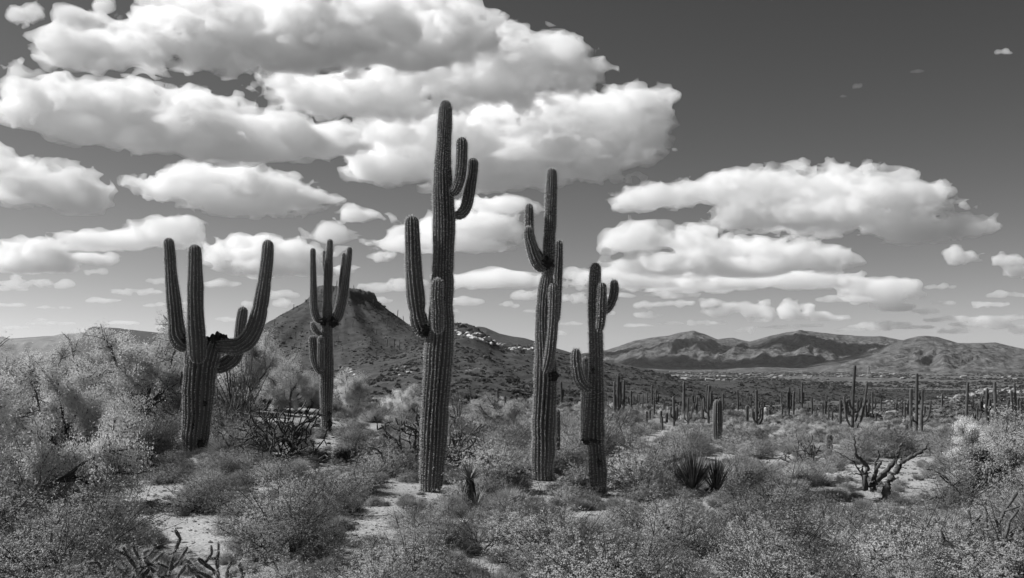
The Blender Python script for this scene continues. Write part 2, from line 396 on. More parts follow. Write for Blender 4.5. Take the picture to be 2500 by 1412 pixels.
def surface_nets(f, org, h):
    s = f > 0
    nx, ny, nz = f.shape
    cnt = np.zeros((nx - 1, ny - 1, nz - 1), np.int8)
    for i in (0, 1):
        for j in (0, 1):
            for k in (0, 1):
                cnt += s[i:nx - 1 + i, j:ny - 1 + j, k:nz - 1 + k]
    act = (cnt > 0) & (cnt < 8)
    idx = np.full(act.shape, -1, np.int64)
    c = np.argwhere(act)
    idx[act] = np.arange(len(c))
    acc = np.zeros((len(c), 3)); num = np.zeros(len(c))
    corner = [(i, j, k) for i in (0, 1) for j in (0, 1) for k in (0, 1)]
    for a in corner:
        for ax in range(3):
            if a[ax]: continue
            b = list(a); b[ax] = 1
            fa = f[c[:, 0] + a[0], c[:, 1] + a[1], c[:, 2] + a[2]]
            fb = f[c[:, 0] + b[0], c[:, 1] + b[1], c[:, 2] + b[2]]
            m = (fa > 0) != (fb > 0)
            t = np.where(m, fa / np.where(m, fa - fb, 1), 0)
            p = np.tile(np.array(a, float), (len(c), 1)); p[:, ax] = t
            acc += p * m[:, None]; num += m
    V = (c + acc / np.maximum(num, 1)[:, None]) * h + org
    Q = []
    for ax in range(3):
        u, v = (ax + 1) % 3, (ax + 2) % 3
        s0 = np.moveaxis(s, ax, 0)
        d = s0[:-1] != s0[1:]
        e = np.argwhere(np.moveaxis(d, 0, ax))
        e = e[(e[:, u] > 0) & (e[:, v] > 0) & (e[:, u] < f.shape[u] - 1) & (e[:, v] < f.shape[v] - 1)]
        inside = s[e[:, 0], e[:, 1], e[:, 2]]
        q = []
        for du, dv in ((-1, -1), (0, -1), (0, 0), (-1, 0)):
            g = e.copy(); g[:, u] += du; g[:, v] += dv
            q.append(idx[g[:, 0], g[:, 1], g[:, 2]])
        q = np.stack(q, 1)
        q[~inside] = q[~inside][:, ::-1]
        Q.append(q)
    return V, np.concatenate(Q)

def cloud_field(blobs, d, seed, vox, thick=0.55, rough=0.8, base=None):
    rng = np.random.default_rng(seed)
    k = d / F
    bl = []
    for (cx, cy_, rx, ry) in blobs:
        c = at(cx, cy_, d)
        dep = max(ry * 1.2, rx * thick) * k
        bl.append((c.x, d + rng.uniform(-0.35, 0.35) * dep, c.z, rx * k, dep, ry * k))
    bl = np.array(bl)
    mg = 0.35 * bl[:, 5].max() + 3 * vox
    lo = (bl[:, :3] - bl[:, 3:] * 1.1).min(0) - mg; hi = (bl[:, :3] + bl[:, 3:] * 1.1).max(0) + mg
    n = np.ceil((hi - lo) / vox).astype(int) + 1
    ax = [lo[i] + np.arange(n[i]) * vox for i in range(3)]
    X, Y, Z = [a.astype(np.float32) for a in np.meshgrid(*ax, indexing='ij', sparse=True)]
    f = np.full(n, -9.0, np.float32)
    zb = min((b[2] - b[5] * 0.85) for b in bl)
    for x, y, z, rx, ry, rz in bl:
        zz = Z - z
        rr = np.sqrt(((X - x) / rx) ** 2 + ((Y - y) / ry) ** 2 + (np.where(zz < 0, zz * 1.25, zz) / rz) ** 2)
        g = 1 - rr
        f = np.maximum(f, g) + 0.12 * np.exp(-6 * np.abs(f - g)) * (np.minimum(f, g) > -1)
    ext = hi - lo
    rz = np.median(bl[:, 5])
    wl = rz * 1.1; amp = rough * 0.5
    while wl > 2.0 * vox:
        nz = grid_noise(n, ext, (wl * 1.25, wl * 1.25, wl * 0.8), rng)
        if wl > rz * 0.8: f += amp * nz * 0.6
        else: f += amp * (0.62 - 1.35 * np.abs(nz)) * 0.85      # billows: rounded outside, creased inside
        wl *= 0.52; amp *= 0.84
    f -= np.maximum(0, (zb - Z) / rz) * 2.5
    f[0] = f[-1] = -1; f[:, 0] = f[:, -1] = -1; f[:, :, 0] = f[:, :, -1] = -1
    return f, lo

CL_ALT = 1700.0
_cm = {}
def cloud_mat(d, core=False):
    k = round(math.log(d / 5000.0, 1.5))
    if (k, core) not in _cm:
        _cm[(k, core)] = mat_cloud("cloud_core_droplets" if core else "cloud_veil_droplets", (0.009 if core else 0.0105) / 1.5 ** k)
    return _cm[(k, core)]
def ragged(blobs, seed):                 # break a small ellipse up into a few uneven puffs
    r = random.Random(seed); out = []
    for (cx, cy_, rx, ry) in blobs:
        n = max(4, int(rx / 11))
        for k in range(n):
            u = (k + .5) / n * 2 - 1 + r.uniform(-.12, .12); e = math.sqrt(max(.05, 1 - u * u))
            out.append((cx + u * rx * .8, cy_ + ry * .25 - ry * r.uniform(0, .55) * e, rx * r.uniform(1.1, 2.1) / n, ry * r.uniform(.5, 1.15) * (.5 + .5 * e)))
    return out
def cloud(blobs, bottom, seed, label, rough=0.85, thick=0.55, small=False):
    d = min(30000.0, CL_ALT * F / (HY - bottom))
    vox = d / F * (4.0 if small else 6.1)
    f, lo = cloud_field(blobs, d, seed, vox, rough=rough, thick=thick)
    rg = np.random.default_rng(seed + 900); ext = np.array(f.shape) * vox        # torn, feathery outer veil
    fv = f + 0.02 + 0.15 * grid_noise(f.shape, ext, (vox * 7, vox * 7, vox * 4), rg) + 0.10 * grid_noise(f.shape, ext, (vox * 3, vox * 3, vox * 2.2), rg)
    V, Q = surface_nets(np.where(f < -0.95, -1, fv).astype(np.float32), lo, vox)
    c = np.array([V[:, 0].mean(), V[:, 1].mean(), V[:, 2].min()])
    o = link_mesh("cloud", V - c, Q, cloud_mat(d))
    o.location = c
    tag(o, label, "cloud", "cumulus clouds in the sky")
    f2 = f[::2, ::2, ::2].copy() - 0.10
    f2[0] = f2[-1] = -1; f2[:, 0] = f2[:, -1] = -1; f2[:, :, 0] = f2[:, :, -1] = -1
    if (f2 > 0).any():
        V, Q = surface_nets(f2, lo, vox * 2)
        tag(link_mesh("core", V - c, Q, cloud_mat(d, True), o), kind="stuff")
    return o
CLOUDS = [
 (185, "giant bright cloud along the top left of the sky", [(300,122,150,60),(500,88,200,92),(700,95,250,92),(900,102,230,85),(1080,80,150,62),(205,112,80,40)]),
 (290, "broad cloud right behind and above the top of the tallest saguaro", [(850,222,210,52),(1050,185,230,82),(1250,165,190,82),(1390,165,70,55),(1150,245,200,50)]),
 (390, "long cloud reaching the left edge below the giant top one", [(130,270,140,78),(300,275,180,72),(480,305,180,78),(650,340,180,58),(820,330,95,62),(560,365,160,32)]),
 (470, "wide ragged cloud crossing behind the upper arms of the tallest saguaro", [(1100,350,210,62),(1300,300,150,75),(1450,290,140,68),(1400,360,200,62),(1570,335,75,38),(1000,415,110,52),(1200,420,200,52),(1450,410,90,35)]),
 (520, "half cloud cut by the left edge, midway up the sky", [(80,450,115,58),(190,482,65,42),(15,440,70,62)]),
 (530, "low domed cloud in mid sky above the two left saguaros", [(520,450,160,48),(660,480,150,48),(420,472,85,26),(780,487,62,20),(580,510,85,22)]),
 (548, "small puff cloud right of the low domed cloud", [(860,527,64,24)]),
 (596, "small oval cloud just above the second saguaro", [(805,573,62,26)]),
 (618, "thin streak cloud with a knob on its right end, left sky", [(280,587,175,24),(410,556,75,32)]),
 (672, "flat cloud low at the left edge above the trees", [(90,615,85,30),(60,647,110,22),(200,630,70,16)]),
 (682, "low cloud between the two left saguaros", [(580,622,85,38),(700,625,110,42),(640,657,130,22),(790,660,80,16)]),
 (618, "cloud between the tallest saguaro and its right neighbour", [(1010,567,62,32),(1150,570,140,46),(1080,602,150,16),(1215,502,90,22)]),
 (642, "little cloud just left of the tallest saguaro's left arm", [(935,626,40,16)]),
 (712, "low streak of cloud right of the tallest saguaro's trunk", [(1190,690,125,22),(1250,672,62,15)]),
 (700, "small low cloud right of the leftmost saguaro's middle arm", [(540,692,48,12)]),
 (605, "large layered cloud in the middle of the right sky", [(1600,492,110,30),(1740,480,75,42),(1900,462,125,52),(2050,452,135,52),(2150,492,135,52),(2260,500,65,48),(2000,530,260,38),(2270,562,120,36),(2345,553,65,32)]),
 (705, "long stacked cloud below the large layered one on the right", [(1560,587,90,42),(1680,577,105,38),(1850,612,160,38),(2000,637,110,32),(1750,652,210,30),(1600,652,125,26)]),
 (728, "flat cloud bank under the long stacked cloud", [(1700,690,220,22),(1950,690,160,22),(1500,676,110,20)]),
 (770, "low cloud heap at the right end of the flat bank", [(2150,716,95,30),(2180,752,55,13),(2090,695,100,14)]),
 (788, "thin low cloud band over the mountain range", [(1700,742,150,11),(1860,762,185,20),(2000,776,85,10),(1590,746,42,9)]),
 (646, "small lone cloud in the right sky", [(2350,629,42,17)]),
 (682, "cloud cut by the right edge, low in the sky", [(2465,635,42,20),(2495,660,30,22)]),
 (62, "small puff in the top left corner", [(60,38,42,24)]),
 (80, "ragged puff at the top beside the giant cloud", [(195,48,72,36),(255,20,30,26)]),
 (20, "wisp cut by the top edge above the giant cloud", [(370,2,48,16)]),
 (285, "torn wisp off the right end of the ragged cloud", [(1640,236,26,20),(1595,268,34,12)]),
 (140, "faint wisp high in the right corner", [(2448,128,26,9)]),
 (806, "low cloud bank on the horizon at far right", [(2400,792,95,14),(2450,776,70,10)]),
 (815, "tiny cloud above the mountain peak", [(1820,806,27,11)]),
]
for i, (bot, lab, bl) in enumerate(CLOUDS):
    sm = max(b[2] for b in bl) < 50 or max(b[3] for b in bl) < 21
    cloud(ragged(bl, i) if sm else bl, bot, 100 + i, lab, rough=1.25 if sm else 0.9, small=sm)
# cloudlets too small and too many to name, low over the horizon
rs = np.random.default_rng(5)
SM = [(2150,797,70,9),(1130,737,45,11),(690,718,34,11),(690,741,24,8),(155,696,22,10),(235,666,24,9),(380,687,22,6),(940,700,60,13),(1310,718,42,12),(1400,730,32,14),(1395,690,40,12),(1580,770,28,8),(1480,765,20,6),(2240,175,14,5),(2095,210,10,5),(2060,235,8,4),(30,705,32,8),(115,751,20,4),(160,752,14,4),(2330,810,40,6),(2490,806,30,10),(1720,790,40,6),(1640,790,24,5),(40,800,26,6),(300,790,40,6),(200,810,22,5),(560,780,30,6),(620,745,26,7),(890,765,30,7),(1390,790,24,6),(1360,815,20,5),(2260,760,30,7),(2420,745,40,8),(2300,740,26,6),(1240,745,24,7),(100,782,14,4),(380,745,26,5),(1960,795,40,6),(2080,806,30,5)]
VV = []; QQ = []; off = 0
SM = [(a_, b_, c_ * 1.25, d_ * 1.25) for a_, b_, c_, d_ in SM] + [(60,690,70,14),(330,712,60,9),(470,740,30,7),(250,735,46,7),(20,745,40,8),(900,735,50,10),(1000,690,46,12),(1090,760,40,8),(1500,722,60,10),(1640,720,70,10),(2050,730,70,10),(2300,700,40,8),(2330,780,70,8),(2230,800,60,7),(1560,795,40,6),(1900,800,60,6),(2460,720,46,9),(420,800,50,6),(130,790,60,6),(1310,760,30,7)]
for i, b in enumerate(SM):
    d = min(30000.0, CL_ALT * F / (HY - b[1] - b[3]))
    vox = d / F * 3.0
    f, lo = cloud_field(ragged([b], 50 + i), d, 300 + i, vox, rough=1.2)
    V, Q = surface_nets(f + 0.05 - (f < -0.95) * 9, lo, vox)
    VV.append(V); QQ.append(Q + off); off += len(V)
o = link_mesh("scattered_cloudlets", np.concatenate(VV), np.concatenate(QQ), cloud_mat(20000.0, True))
tag(o, "scattered tiny cloudlets low over the horizon", "clouds", kind="stuff")
# ------------------------------------------------------------------ saguaros
def catmull(P, n):
    P = np.asarray(P, float); k = len(P)
    seg = np.linalg.norm(np.diff(P[:, :3], axis=0), axis=1); s = np.concatenate([[0], np.cumsum(seg)])
    t = np.linspace(0, s[-1], n)
    Pm = np.vstack([2 * P[0] - P[1], P, 2 * P[-1] - P[-2]])
    i = np.clip(np.searchsorted(s, t, 'right') - 1, 0, k - 2)
    u = ((t - s[i]) / np.maximum(seg[i], 1e-9))[:, None]
    p0, p1, p2, p3 = Pm[i], Pm[i + 1], Pm[i + 2], Pm[i + 3]
    out = 0.5 * (2 * p1 + (p2 - p0) * u + (2 * p0 - 5 * p1 + 4 * p2 - p3) * u ** 2 + (3 * p1 - p0 - 3 * p2 + p3) * u ** 3)
    return out, t, s[-1]

def frames(C):
    Tn = np.gradient(C, axis=0); Tn /= np.linalg.norm(Tn, axis=1)[:, None] + 1e-12
    N = np.zeros_like(C); r = np.array([0, -1.0, 0.03])
    n0 = r - Tn[0] * r.dot(Tn[0]); N[0] = n0 / np.linalg.norm(n0)
    for i in range(1, len(C)):
        v = N[i - 1] - Tn[i] * N[i - 1].dot(Tn[i]); N[i] = v / np.linalg.norm(v)
    return Tn, N, np.cross(Tn, N)

def stem_mesh(P, nrib, per, ds, seed, depth=0.17, wrinkle=0.035, twist=0.1, dome_bottom=False, dome_top=True, lump=0.05):
    """P: rows of x,y,z,radius from the foot to the tip; returns verts, quads and crest points for spines"""
    rng = np.random.default_rng(seed)
    P = np.asarray(P, float)
    L = np.linalg.norm(np.diff(P[:, :3], axis=0), axis=1).sum()
    n = max(8, int(L / ds))
    C, t, L = catmull(P, n)
    R = np.maximum(C[:, 3], 0.01); C = C[:, :3]
    rt = R[-1] if not dome_top else max(R[int(n * 0.9)], P[-1, 3])
    if dome_top:                                  # rounded tip; rows bunch up towards it
        q = np.clip((t - (L - rt * 1.15)) / (rt * 1.15), 0, 1)
        dome = np.sqrt(np.clip(1 - q ** 2.2, 0, 1))
        # add extra rows inside the dome
        te = np.concatenate([t[:-1], L - rt * 1.15 * (1 - np.sin(np.linspace(0.25, 1, 9) * math.pi / 2))])
        te = np.unique(np.clip(te, 0, L)); C = np.stack([np.interp(te, t, C[:, i]) for i in range(3)], 1); R = np.interp(te, t, R); t = te
        q = np.clip((t - (L - rt * 1.15)) / (rt * 1.15), 0, 1); dome = np.sqrt(np.clip(1 - q ** 2.2, 0, 1)) * 0.995 + 0.005
    else:
        dome = np.ones(len(t)); q = np.zeros(len(t))
    if dome_bottom:
        qb = np.clip(1 - t / (R[0] * 0.9 + 1e-6), 0, 1); dome = dome * np.sqrt(np.clip(1 - qb ** 2.4 * 0.85, 0.05, 1))
    n = len(t)
    w = np.interp(t, np.linspace(0, L, max(4, int(L / 0.22))), 1 + lump * rng.standard_normal(max(4, int(L / 0.22))))
    wr = np.ones(n)
    for _ in range(int(L * 1.6)):
        c = rng.uniform(0, L); wr -= wrinkle * rng.uniform(0.3, 1.6) * np.exp(-((t - c) / rng.uniform(0.015, 0.05)) ** 2)
    R = R * w * wr * dome
    Tn, N, B = frames(C)
    m = nrib * per
    ph = np.arange(m) / m * 2 * math.pi
    tw = np.interp(t, np.linspace(0, L, 6), twist * rng.standard_normal(6))
    prof = np.abs(np.sin(nrib * ph / 2)) ** 0.95
    irr = 1 + 0.25 * np.interp(ph, np.linspace(0, 2 * math.pi, nrib + 1), rng.standard_normal(nrib + 1))
    dd = depth * (1 - 0.35 * q ** 2)
    rad = R[:, None] * (1 - dd[:, None] * (1 - prof[None, :]) * irr[None, :])
    wav = 0.06 * np.sin(t[:, None] * rng.uniform(1.5, 4) + nrib * ph[None, :] * 0.17)
    a = ph[None, :] + tw[:, None] + wav * 0.5
    V = C[:, None, :] + rad[:, :, None] * (np.cos(a)[:, :, None] * N[:, None, :] + np.sin(a)[:, :, None] * B[:, None, :])
    V = V.reshape(-1, 3)
    i = np.arange(n - 1)[:, None] * m; j = np.arange(m)[None, :]; j2 = (j + 1) % m
    Q = np.stack([i + j, i + j2, i + m + j2, i + m + j], -1).reshape(-1, 4)
    crest = []
    ks = (np.arange(nrib) + 0.5) / nrib * m
    for k in ks:
        k0 = int(k) % m
        crest.append((V.reshape(n, m, 3)[:, k0], (np.cos(a[:, k0])[:, None] * N + np.sin(a[:, k0])[:, None] * B), t))
    return V, Q, crest, Tn

def spine_mesh(crest, Tn, seed, step=0.035, ln=(0.025, 0.058), wd=0.0022, per=4):
    rng = np.random.default_rng(seed)
    Vs = []
    for pts, nrm, t in crest:
        L = t[-1]
        s = np.arange(0.02, L, step); s = s + rng.uniform(-0.3, 0.3, len(s)) * step
        p = np.stack([np.interp(s, t, pts[:, i]) for i in range(3)], 1)
        nn = np.stack([np.interp(s, t, nrm[:, i]) for i in range(3)], 1)
        tt = np.stack([np.interp(s, t, Tn[:, i]) for i in range(3)], 1)
        up = np.clip((s - (L - 0.12)) / 0.12, 0, 1)[:, None]
        for _ in range(per):
            d = nn * (1 - 0.6 * up) + tt * up * 0.9 + rng.standard_normal(p.shape) * 0.55
            d /= np.linalg.norm(d, axis=1)[:, None]
            l = rng.uniform(*ln, len(s))[:, None]
            o = np.cross(d, rng.standard_normal(p.shape)); o /= np.linalg.norm(o, axis=1)[:, None] + 1e-9
            Vs.append(np.stack([p + o * wd, p - o * wd, p + d * l], 1))
    V = np.concatenate(Vs).reshape(-1, 3)
    return V, np.arange(len(V)).reshape(-1, 3)

def px_path(pts, D, dys=None, z_extra=0.0):
    """pts: (px, py, width px); dys: depth offsets in metres per point"""
    out = []
    for k, p in enumerate(pts):
        d = D + (dys[k] if dys else 0.0)
        q = at(p[0], p[1], d)
        out.append((q.x, q.y, q.z, p[2] * 0.5 * d / F))
    return np.array(out)

def saguaro(D, base, trunk, arms, label, seed, near=True, group=None, nrib=20, spines=True, top_dome=True, mat=None, cat="saguaro", sper=4):
    b = at(base[0], base[1], D)
    root = empty("saguaro_cactus", b)
    tag(root, label, cat, group)
    mat = mat or (M['saguaro'] if near else M['saguaro_far'])
    off = np.array(b)
    def build(nm, P, sd, nr, db, dt=True):
        P = P.copy(); P[:, :3] -= off
        if near:
            V, Q, cr, Tn = stem_mesh(P, nr, 5, 0.055, sd, depth=0.3, dome_bottom=db, dome_top=dt, twist=0.06, wrinkle=0.06, lump=0.03)
        else:
            V, Q, cr, Tn = stem_mesh(P, nr, 3, 0.16, sd, depth=0.24, dome_bottom=db, dome_top=dt, twist=0.05, wrinkle=0.02, lump=0.03)
        o = link_mesh(nm, V, Q, mat, root, smooth=True)
        if spines:
            st, sw = (0.034, 0.0028) if near else (0.07, 0.004)
            SV, SF = spine_mesh(cr, Tn, sd + 5, step=st, wd=sw, per=sper if near else 3)
            tag(link_mesh("spines", SV, SF, M['spine'], o), kind="stuff")
        return o
    P = px_path(trunk, D)
    foot = P[0].copy(); foot[2] -= 0.35; P = np.vstack([foot, P])
    build("trunk", P, seed, nrib, False, top_dome)
    for k, (pts, dys) in enumerate(arms):
        P = px_path(pts, D, dys)
        w = max(p[2] for p in pts); nr = int(np.clip(nrib * 0.62 * (w / max(q[2] for q in trunk)) ** 0.45 + 4, 9, 20)) if near else max(8, nrib - 2)
        build("arm", P, seed + 11 + k, nr, True)
    return root

def knot(parent, loc, r, seed, name="scar", squash=(1, 1, 1), mat='cork'):
    bm = bmesh.new(); bmesh.ops.create_icosphere(bm, subdivisions=3, radius=1.0)
    rng = np.random.default_rng(seed)
    for v in bm.verts:
        c = v.co
        k = 1 + 0.3 * math.sin(c.x * 6 + seed) * math.sin(c.y * 5 + 2 * seed) + 0.2 * math.sin(c.z * 9 + seed * 3) + rng.uniform(-0.08, 0.08)
        v.co = Vector((c.x * squash[0], c.y * squash[1], c.z * squash[2])) * r * k
    me = bpy.data.meshes.new(name); bm.to_mesh(me); bm.free(); me.materials.append(M[mat])
    o = bpy.data.objects.new(name, me); COL.objects.link(o); o.parent = parent
    o.location = Vector(loc) - parent.location
    return o

# tallest, in the middle
C = saguaro(19.0, (1053, 1197), [(1052,1197,54),(1054,1160,60),(1059,1075,65),(1063,990,67),(1069,905,71),(1073,841,72),(1077,799,66),(1077,756,60),(1080,705,56),(1081,663,54),(1083,610,53),(1084,539,56),(1082,479,53),(1081,432,45),(1081,394,41),(1083,362,38),(1085,319,37),(1087,280,34),(1088,245,31)],
 [([(1046,808,24),(1030,803,38),(1021,775,43),(1016,735,44),(1011,680,43),(1008,610,40),(1006,556,36),(1006,527,33)], [0,-.02,-.03,-.03,-.03,-.02,0,0]),
  ([(1098,470,18),(1110,468,24),(1120,446,28),(1125,420,29),(1127,390,29),(1128,335,27)], [-.12,-.17,-.2,-.2,-.2,-.2]),
  ([(1108,522,18),(1123,525,24),(1138,505,28),(1147,461,29),(1154,418,27),(1155,386,26)], [.05,.1,.15,.16,.16,.16]),
  ([(1070,812,22),(1069,790,28),(1068,756,30),(1067,714,30),(1068,680,28)], [-.24,-.34,-.35,-.35,-.35])],
 "tallest saguaro in the middle, two upright arms high on its right", 10, nrib=22)
knot(C, at(1037, 806, 18.9), 0.12, 3)
# left, with the broken top and spread arms
A = saguaro(23.0, (476, 1105), [(476,1105,58),(478,1060,64),(482,1000,72),(487,930,78),(493,880,82),(500,852,80),(510,830,66)],
 [([(485,884,28),(482,860,43),(479,820,44),(477,760,41),(477,700,38),(476,640,35),(475,597,32)], [-.32,-.45,-.5,-.5,-.5,-.5,-.5]),
  ([(462,850,30),(445,838,46),(434,818,46),(430,788,37),(424,733,35),(418,677,30),(414,614,27),(411,581,24)], [0.02,0,0,0,0,0,0,0]),
  ([(530,846,34),(556,846,38),(585,845,42),(608,828,44),(625,792,41),(637,741,36),(645,690,33),(652,635,30),(655,586,27)], [-.1,-.15,-.18,-.18,-.18,-.18,-.18,-.18,-.18]),
  ([(520,900,30),(545,892,36),(568,876,36),(582,850,30),(585,813,25),(590,779,27),(594,749,25)], [.25,.32,.38,.4,.4,.4,.4])],
 "leftmost big saguaro with broken-off trunk top and long curved arms", 40, nrib=22, top_dome=False)
# ragged dead stub of its lost crown
for k, (dx_, dy_, h_, w_) in enumerate([(505,-.12,.16,.07),(516,-.18,.22,.08),(527,-.1,.28,.08),(536,.0,.24,.09),(522,.12,.2,.1),(509,.1,.12,.09),(545,.06,.14,.08),(498,0,.08,.08)]):
    q = at(dx_, 838, 23.0 + dy_)
    P = np.array([(q.x, q.y, q.z - .12, w_), (q.x + .02, q.y, q.z + .05, w_), (q.x + .04 * math.sin(k), q.y, q.z + h_, w_ * .6)]); P[:, :3] -= np.array(A.location)
    V, Q, cr, Tn = stem_mesh(P, 5, 4, .03, 70 + k, depth=.3, lump=.12)
    link_mesh("broken_rib", V, Q, M['cork'], A, smooth=True)
knot(A, at(546, 832, 22.95), .13, 8, squash=(1, 1, .9)); knot(A, at(456, 832, 22.9), .12, 4)
# second from left, in front of the mesa
B = saguaro(32.0, (798, 1066), [(798,1066,25),(797,1020,27),(797,975,30),(798,911,35),(798,847,30),(799,788,26),(800,720,22),(802,656,20),(805,601,15),(806,584,13)],
 [([(788,784,12),(775,779,17),(767,752,19),(765,699,17),(764,643,15),(764,606,13)], [0,-.05,-.08,-.08,-.08,-.08]),
  ([(811,788,14),(826,776,20),(836,742,20),(841,715,19),(846,677,17),(851,635,15),(854,603,12)], [-.05,-.1,-.12,-.12,-.12,-.12,-.12]),
  ([(810,775,8),(820,760,11),(828,728,11),(834,677,11),(838,643,10),(840,618,9)], [.1,.25,.3,.3,.3,.3]),
  ([(800,668,6),(793,660,9),(792,635,9),(792,612,8)], [.12,.3,.32,.32]),
  ([(790,822,9),(778,814,12),(768,803,13),(762,786,11)], [-.05,-.12,-.15,-.15]),
  ([(794,912,12),(781,904,20),(770,880,23),(766,856,21),(763,819,18)], [-.05,-.15,-.2,-.2,-.2]),
  ([(788,906,10),(784,890,16),(783,864,17),(783,821,15)], [-.2,-.3,-.33,-.33])],
 "slim saguaro with seven arms standing before the mesa", 80, nrib=18)
knot(B, at(789, 785, 31.85), .13, 5); knot(B, at(814, 788, 31.85), .15, 6); knot(B, at(789, 1055, 31.9), .17, 7, squash=(1, .8, .8))
# right of the tallest, with the kinked left arm
D_ = saguaro(20.7, (1324, 1172), [(1325,1174,46),(1324,1142,52),(1327,1093,57),(1328,1028,58),(1331,963,57),(1332,898,55),(1329,856,47),(1328,790,42),(1331,723,40),(1336,673,32),(1340,630,30),(1341,590,30),(1344,540,29),(1345,490,28),(1347,440,27),(1347,411,25)],
 [([(1337,650,16),(1322,654,24),(1309,638,28),(1297,606,25),(1290,576,22),(1290,553,19)], [-.12,-.2,-.25,-.26,-.26,-.26]),
  ([(1338,632,16),(1324,636,22),(1310,618,24),(1299,592,22),(1293,560,21),(1292,530,21),(1292,497,19)], [.02,.02,.02,0,0,0,0]),
  ([(1342,800,16),(1356,780,20),(1361,740,20),(1362,690,21),(1363,640,22),(1365,586,19)], [.15,.2,.22,.22,.22,.22]),
  ([(1332,908,18),(1339,888,25),(1345,850,25),(1349,815,25),(1351,770,25),(1352,723,25),(1352,692,23)], [-.18,-.28,-.3,-.3,-.3,-.3,-.3])],
 "tall saguaro right of the tallest, kinked double arm on its left", 120, nrib=18)
knot(D_, at(1351, 919, 20.55), .1, 9); knot(D_, at(1336, 643, 20.5), .12, 12)
# the short one at the right of the group
E = saguaro(18.5, (1460, 1206), [(1462,1210,36),(1460,1158,44),(1457,1110,43),(1455,1088,43),(1452,1076,47),(1450,1064,55),(1450,1046,52),(1452,1005,47),(1454,963,43),(1456,898,35),(1455,833,35),(1454,790,34),(1452,723,31),(1453,673,28),(1455,642,25)],
 [([(1462,808,14),(1466,795,20),(1469,760,23),(1470,720,23),(1470,690,21)], [-.15,-.24,-.27,-.27,-.27]),
  ([(1466,765,14),(1482,757,19),(1494,736,22),(1500,710,22),(1499,683,19)], [.05,.12,.15,.15,.15]),
  ([(1446,946,16),(1432,948,22),(1418,934,28),(1409,905,27),(1406,880,26),(1407,851,24)], [-.08,-.13,-.15,-.15,-.15,-.15])],
 "shorter saguaro at the right end of the big group, swollen collar low down", 160, nrib=16)
for k in range(6):
    an = math.radians(165 + k * 26); q = at(1450, 1075, 18.5)
    knot(E, (q.x + .185 * math.cos(an), q.y + .185 * math.sin(an), q.z + .03 * math.sin(k * 2.3)), (.05, .035, .06, .04, .055, .03)[k], 20 + k, name="cork_collar", squash=(1, 1, .7))

# bird holes and corky wounds
for par, dd, spots in ((C, 19.0, ((1092,548,.04),(1068,930,.05),(1049,1010,.03),(1080,620,.03))), (D_, 20.7, ((1345,520,.035),(1330,985,.045),(1318,1060,.04),(1342,600,.03))), (E, 18.5, ((1449,905,.04),(1462,1130,.05),(1455,700,.025))), (A, 23.0, ((500,985,.05),(470,1040,.06),(490,1085,.08))), (B, 32.0, ((803,1010,.07),(805,1035,.09),(801,1052,.1),(802,930,.05)))):
    for k, (hx, hy, hr) in enumerate(spots):
        wd_ = np.interp(hy, [600, 1100], [.5, 1.0]) * {id(C): .29, id(D_): .24, id(E): .18, id(A): .33, id(B): .18}[id(par)]
        knot(par, at(hx, hy, dd - wd_ * .86), hr, 30 + k, name="wound", squash=(.8, .5, 1.3))

# --- smaller columns near the big group
YOUNG = [(1752,1082,[(1752,975)],24,35.0,"stout armless young saguaro standing alone in the right middle ground"),
 (2026,1107,[(2025,1060)],16,31.0,"short young saguaro left of the dead tree"),
 (1117,1122,[(1116,1050)],26,24.0,"armless saguaro half hidden by cholla behind the tallest saguaro"),
 (446,950,[(447,906)],12,30.0,"small armless saguaro peeking out left of the leftmost big one"),
 (1361,1115,[(1361,999)],14,22.5,"thin young saguaro right behind the trunk with the kinked arm"),
 (1424,1040,[(1429,872)],17,24.0,"slender saguaro hidden behind the shorter saguaro's left arm"),
 (852,955,[(852,934)],14,60.0,"stubby saguaro on the slope right of the slim seven-armed one")]
for k, (bx, by, tip, w_, dd, lab) in enumerate(YOUNG):
    tx, ty = tip[0]
    tr = [(bx, by, w_ * .86), (bx + (tx - bx) * .3, by + (ty - by) * .3, w_), (bx + (tx - bx) * .7, by + (ty - by) * .7, w_), (tx, ty, w_ * .88)]
    saguaro(dd, (bx, by), tr, [], lab, 200 + k * 7, nrib=14, near=dd < 40, spines=dd < 40, sper=1)

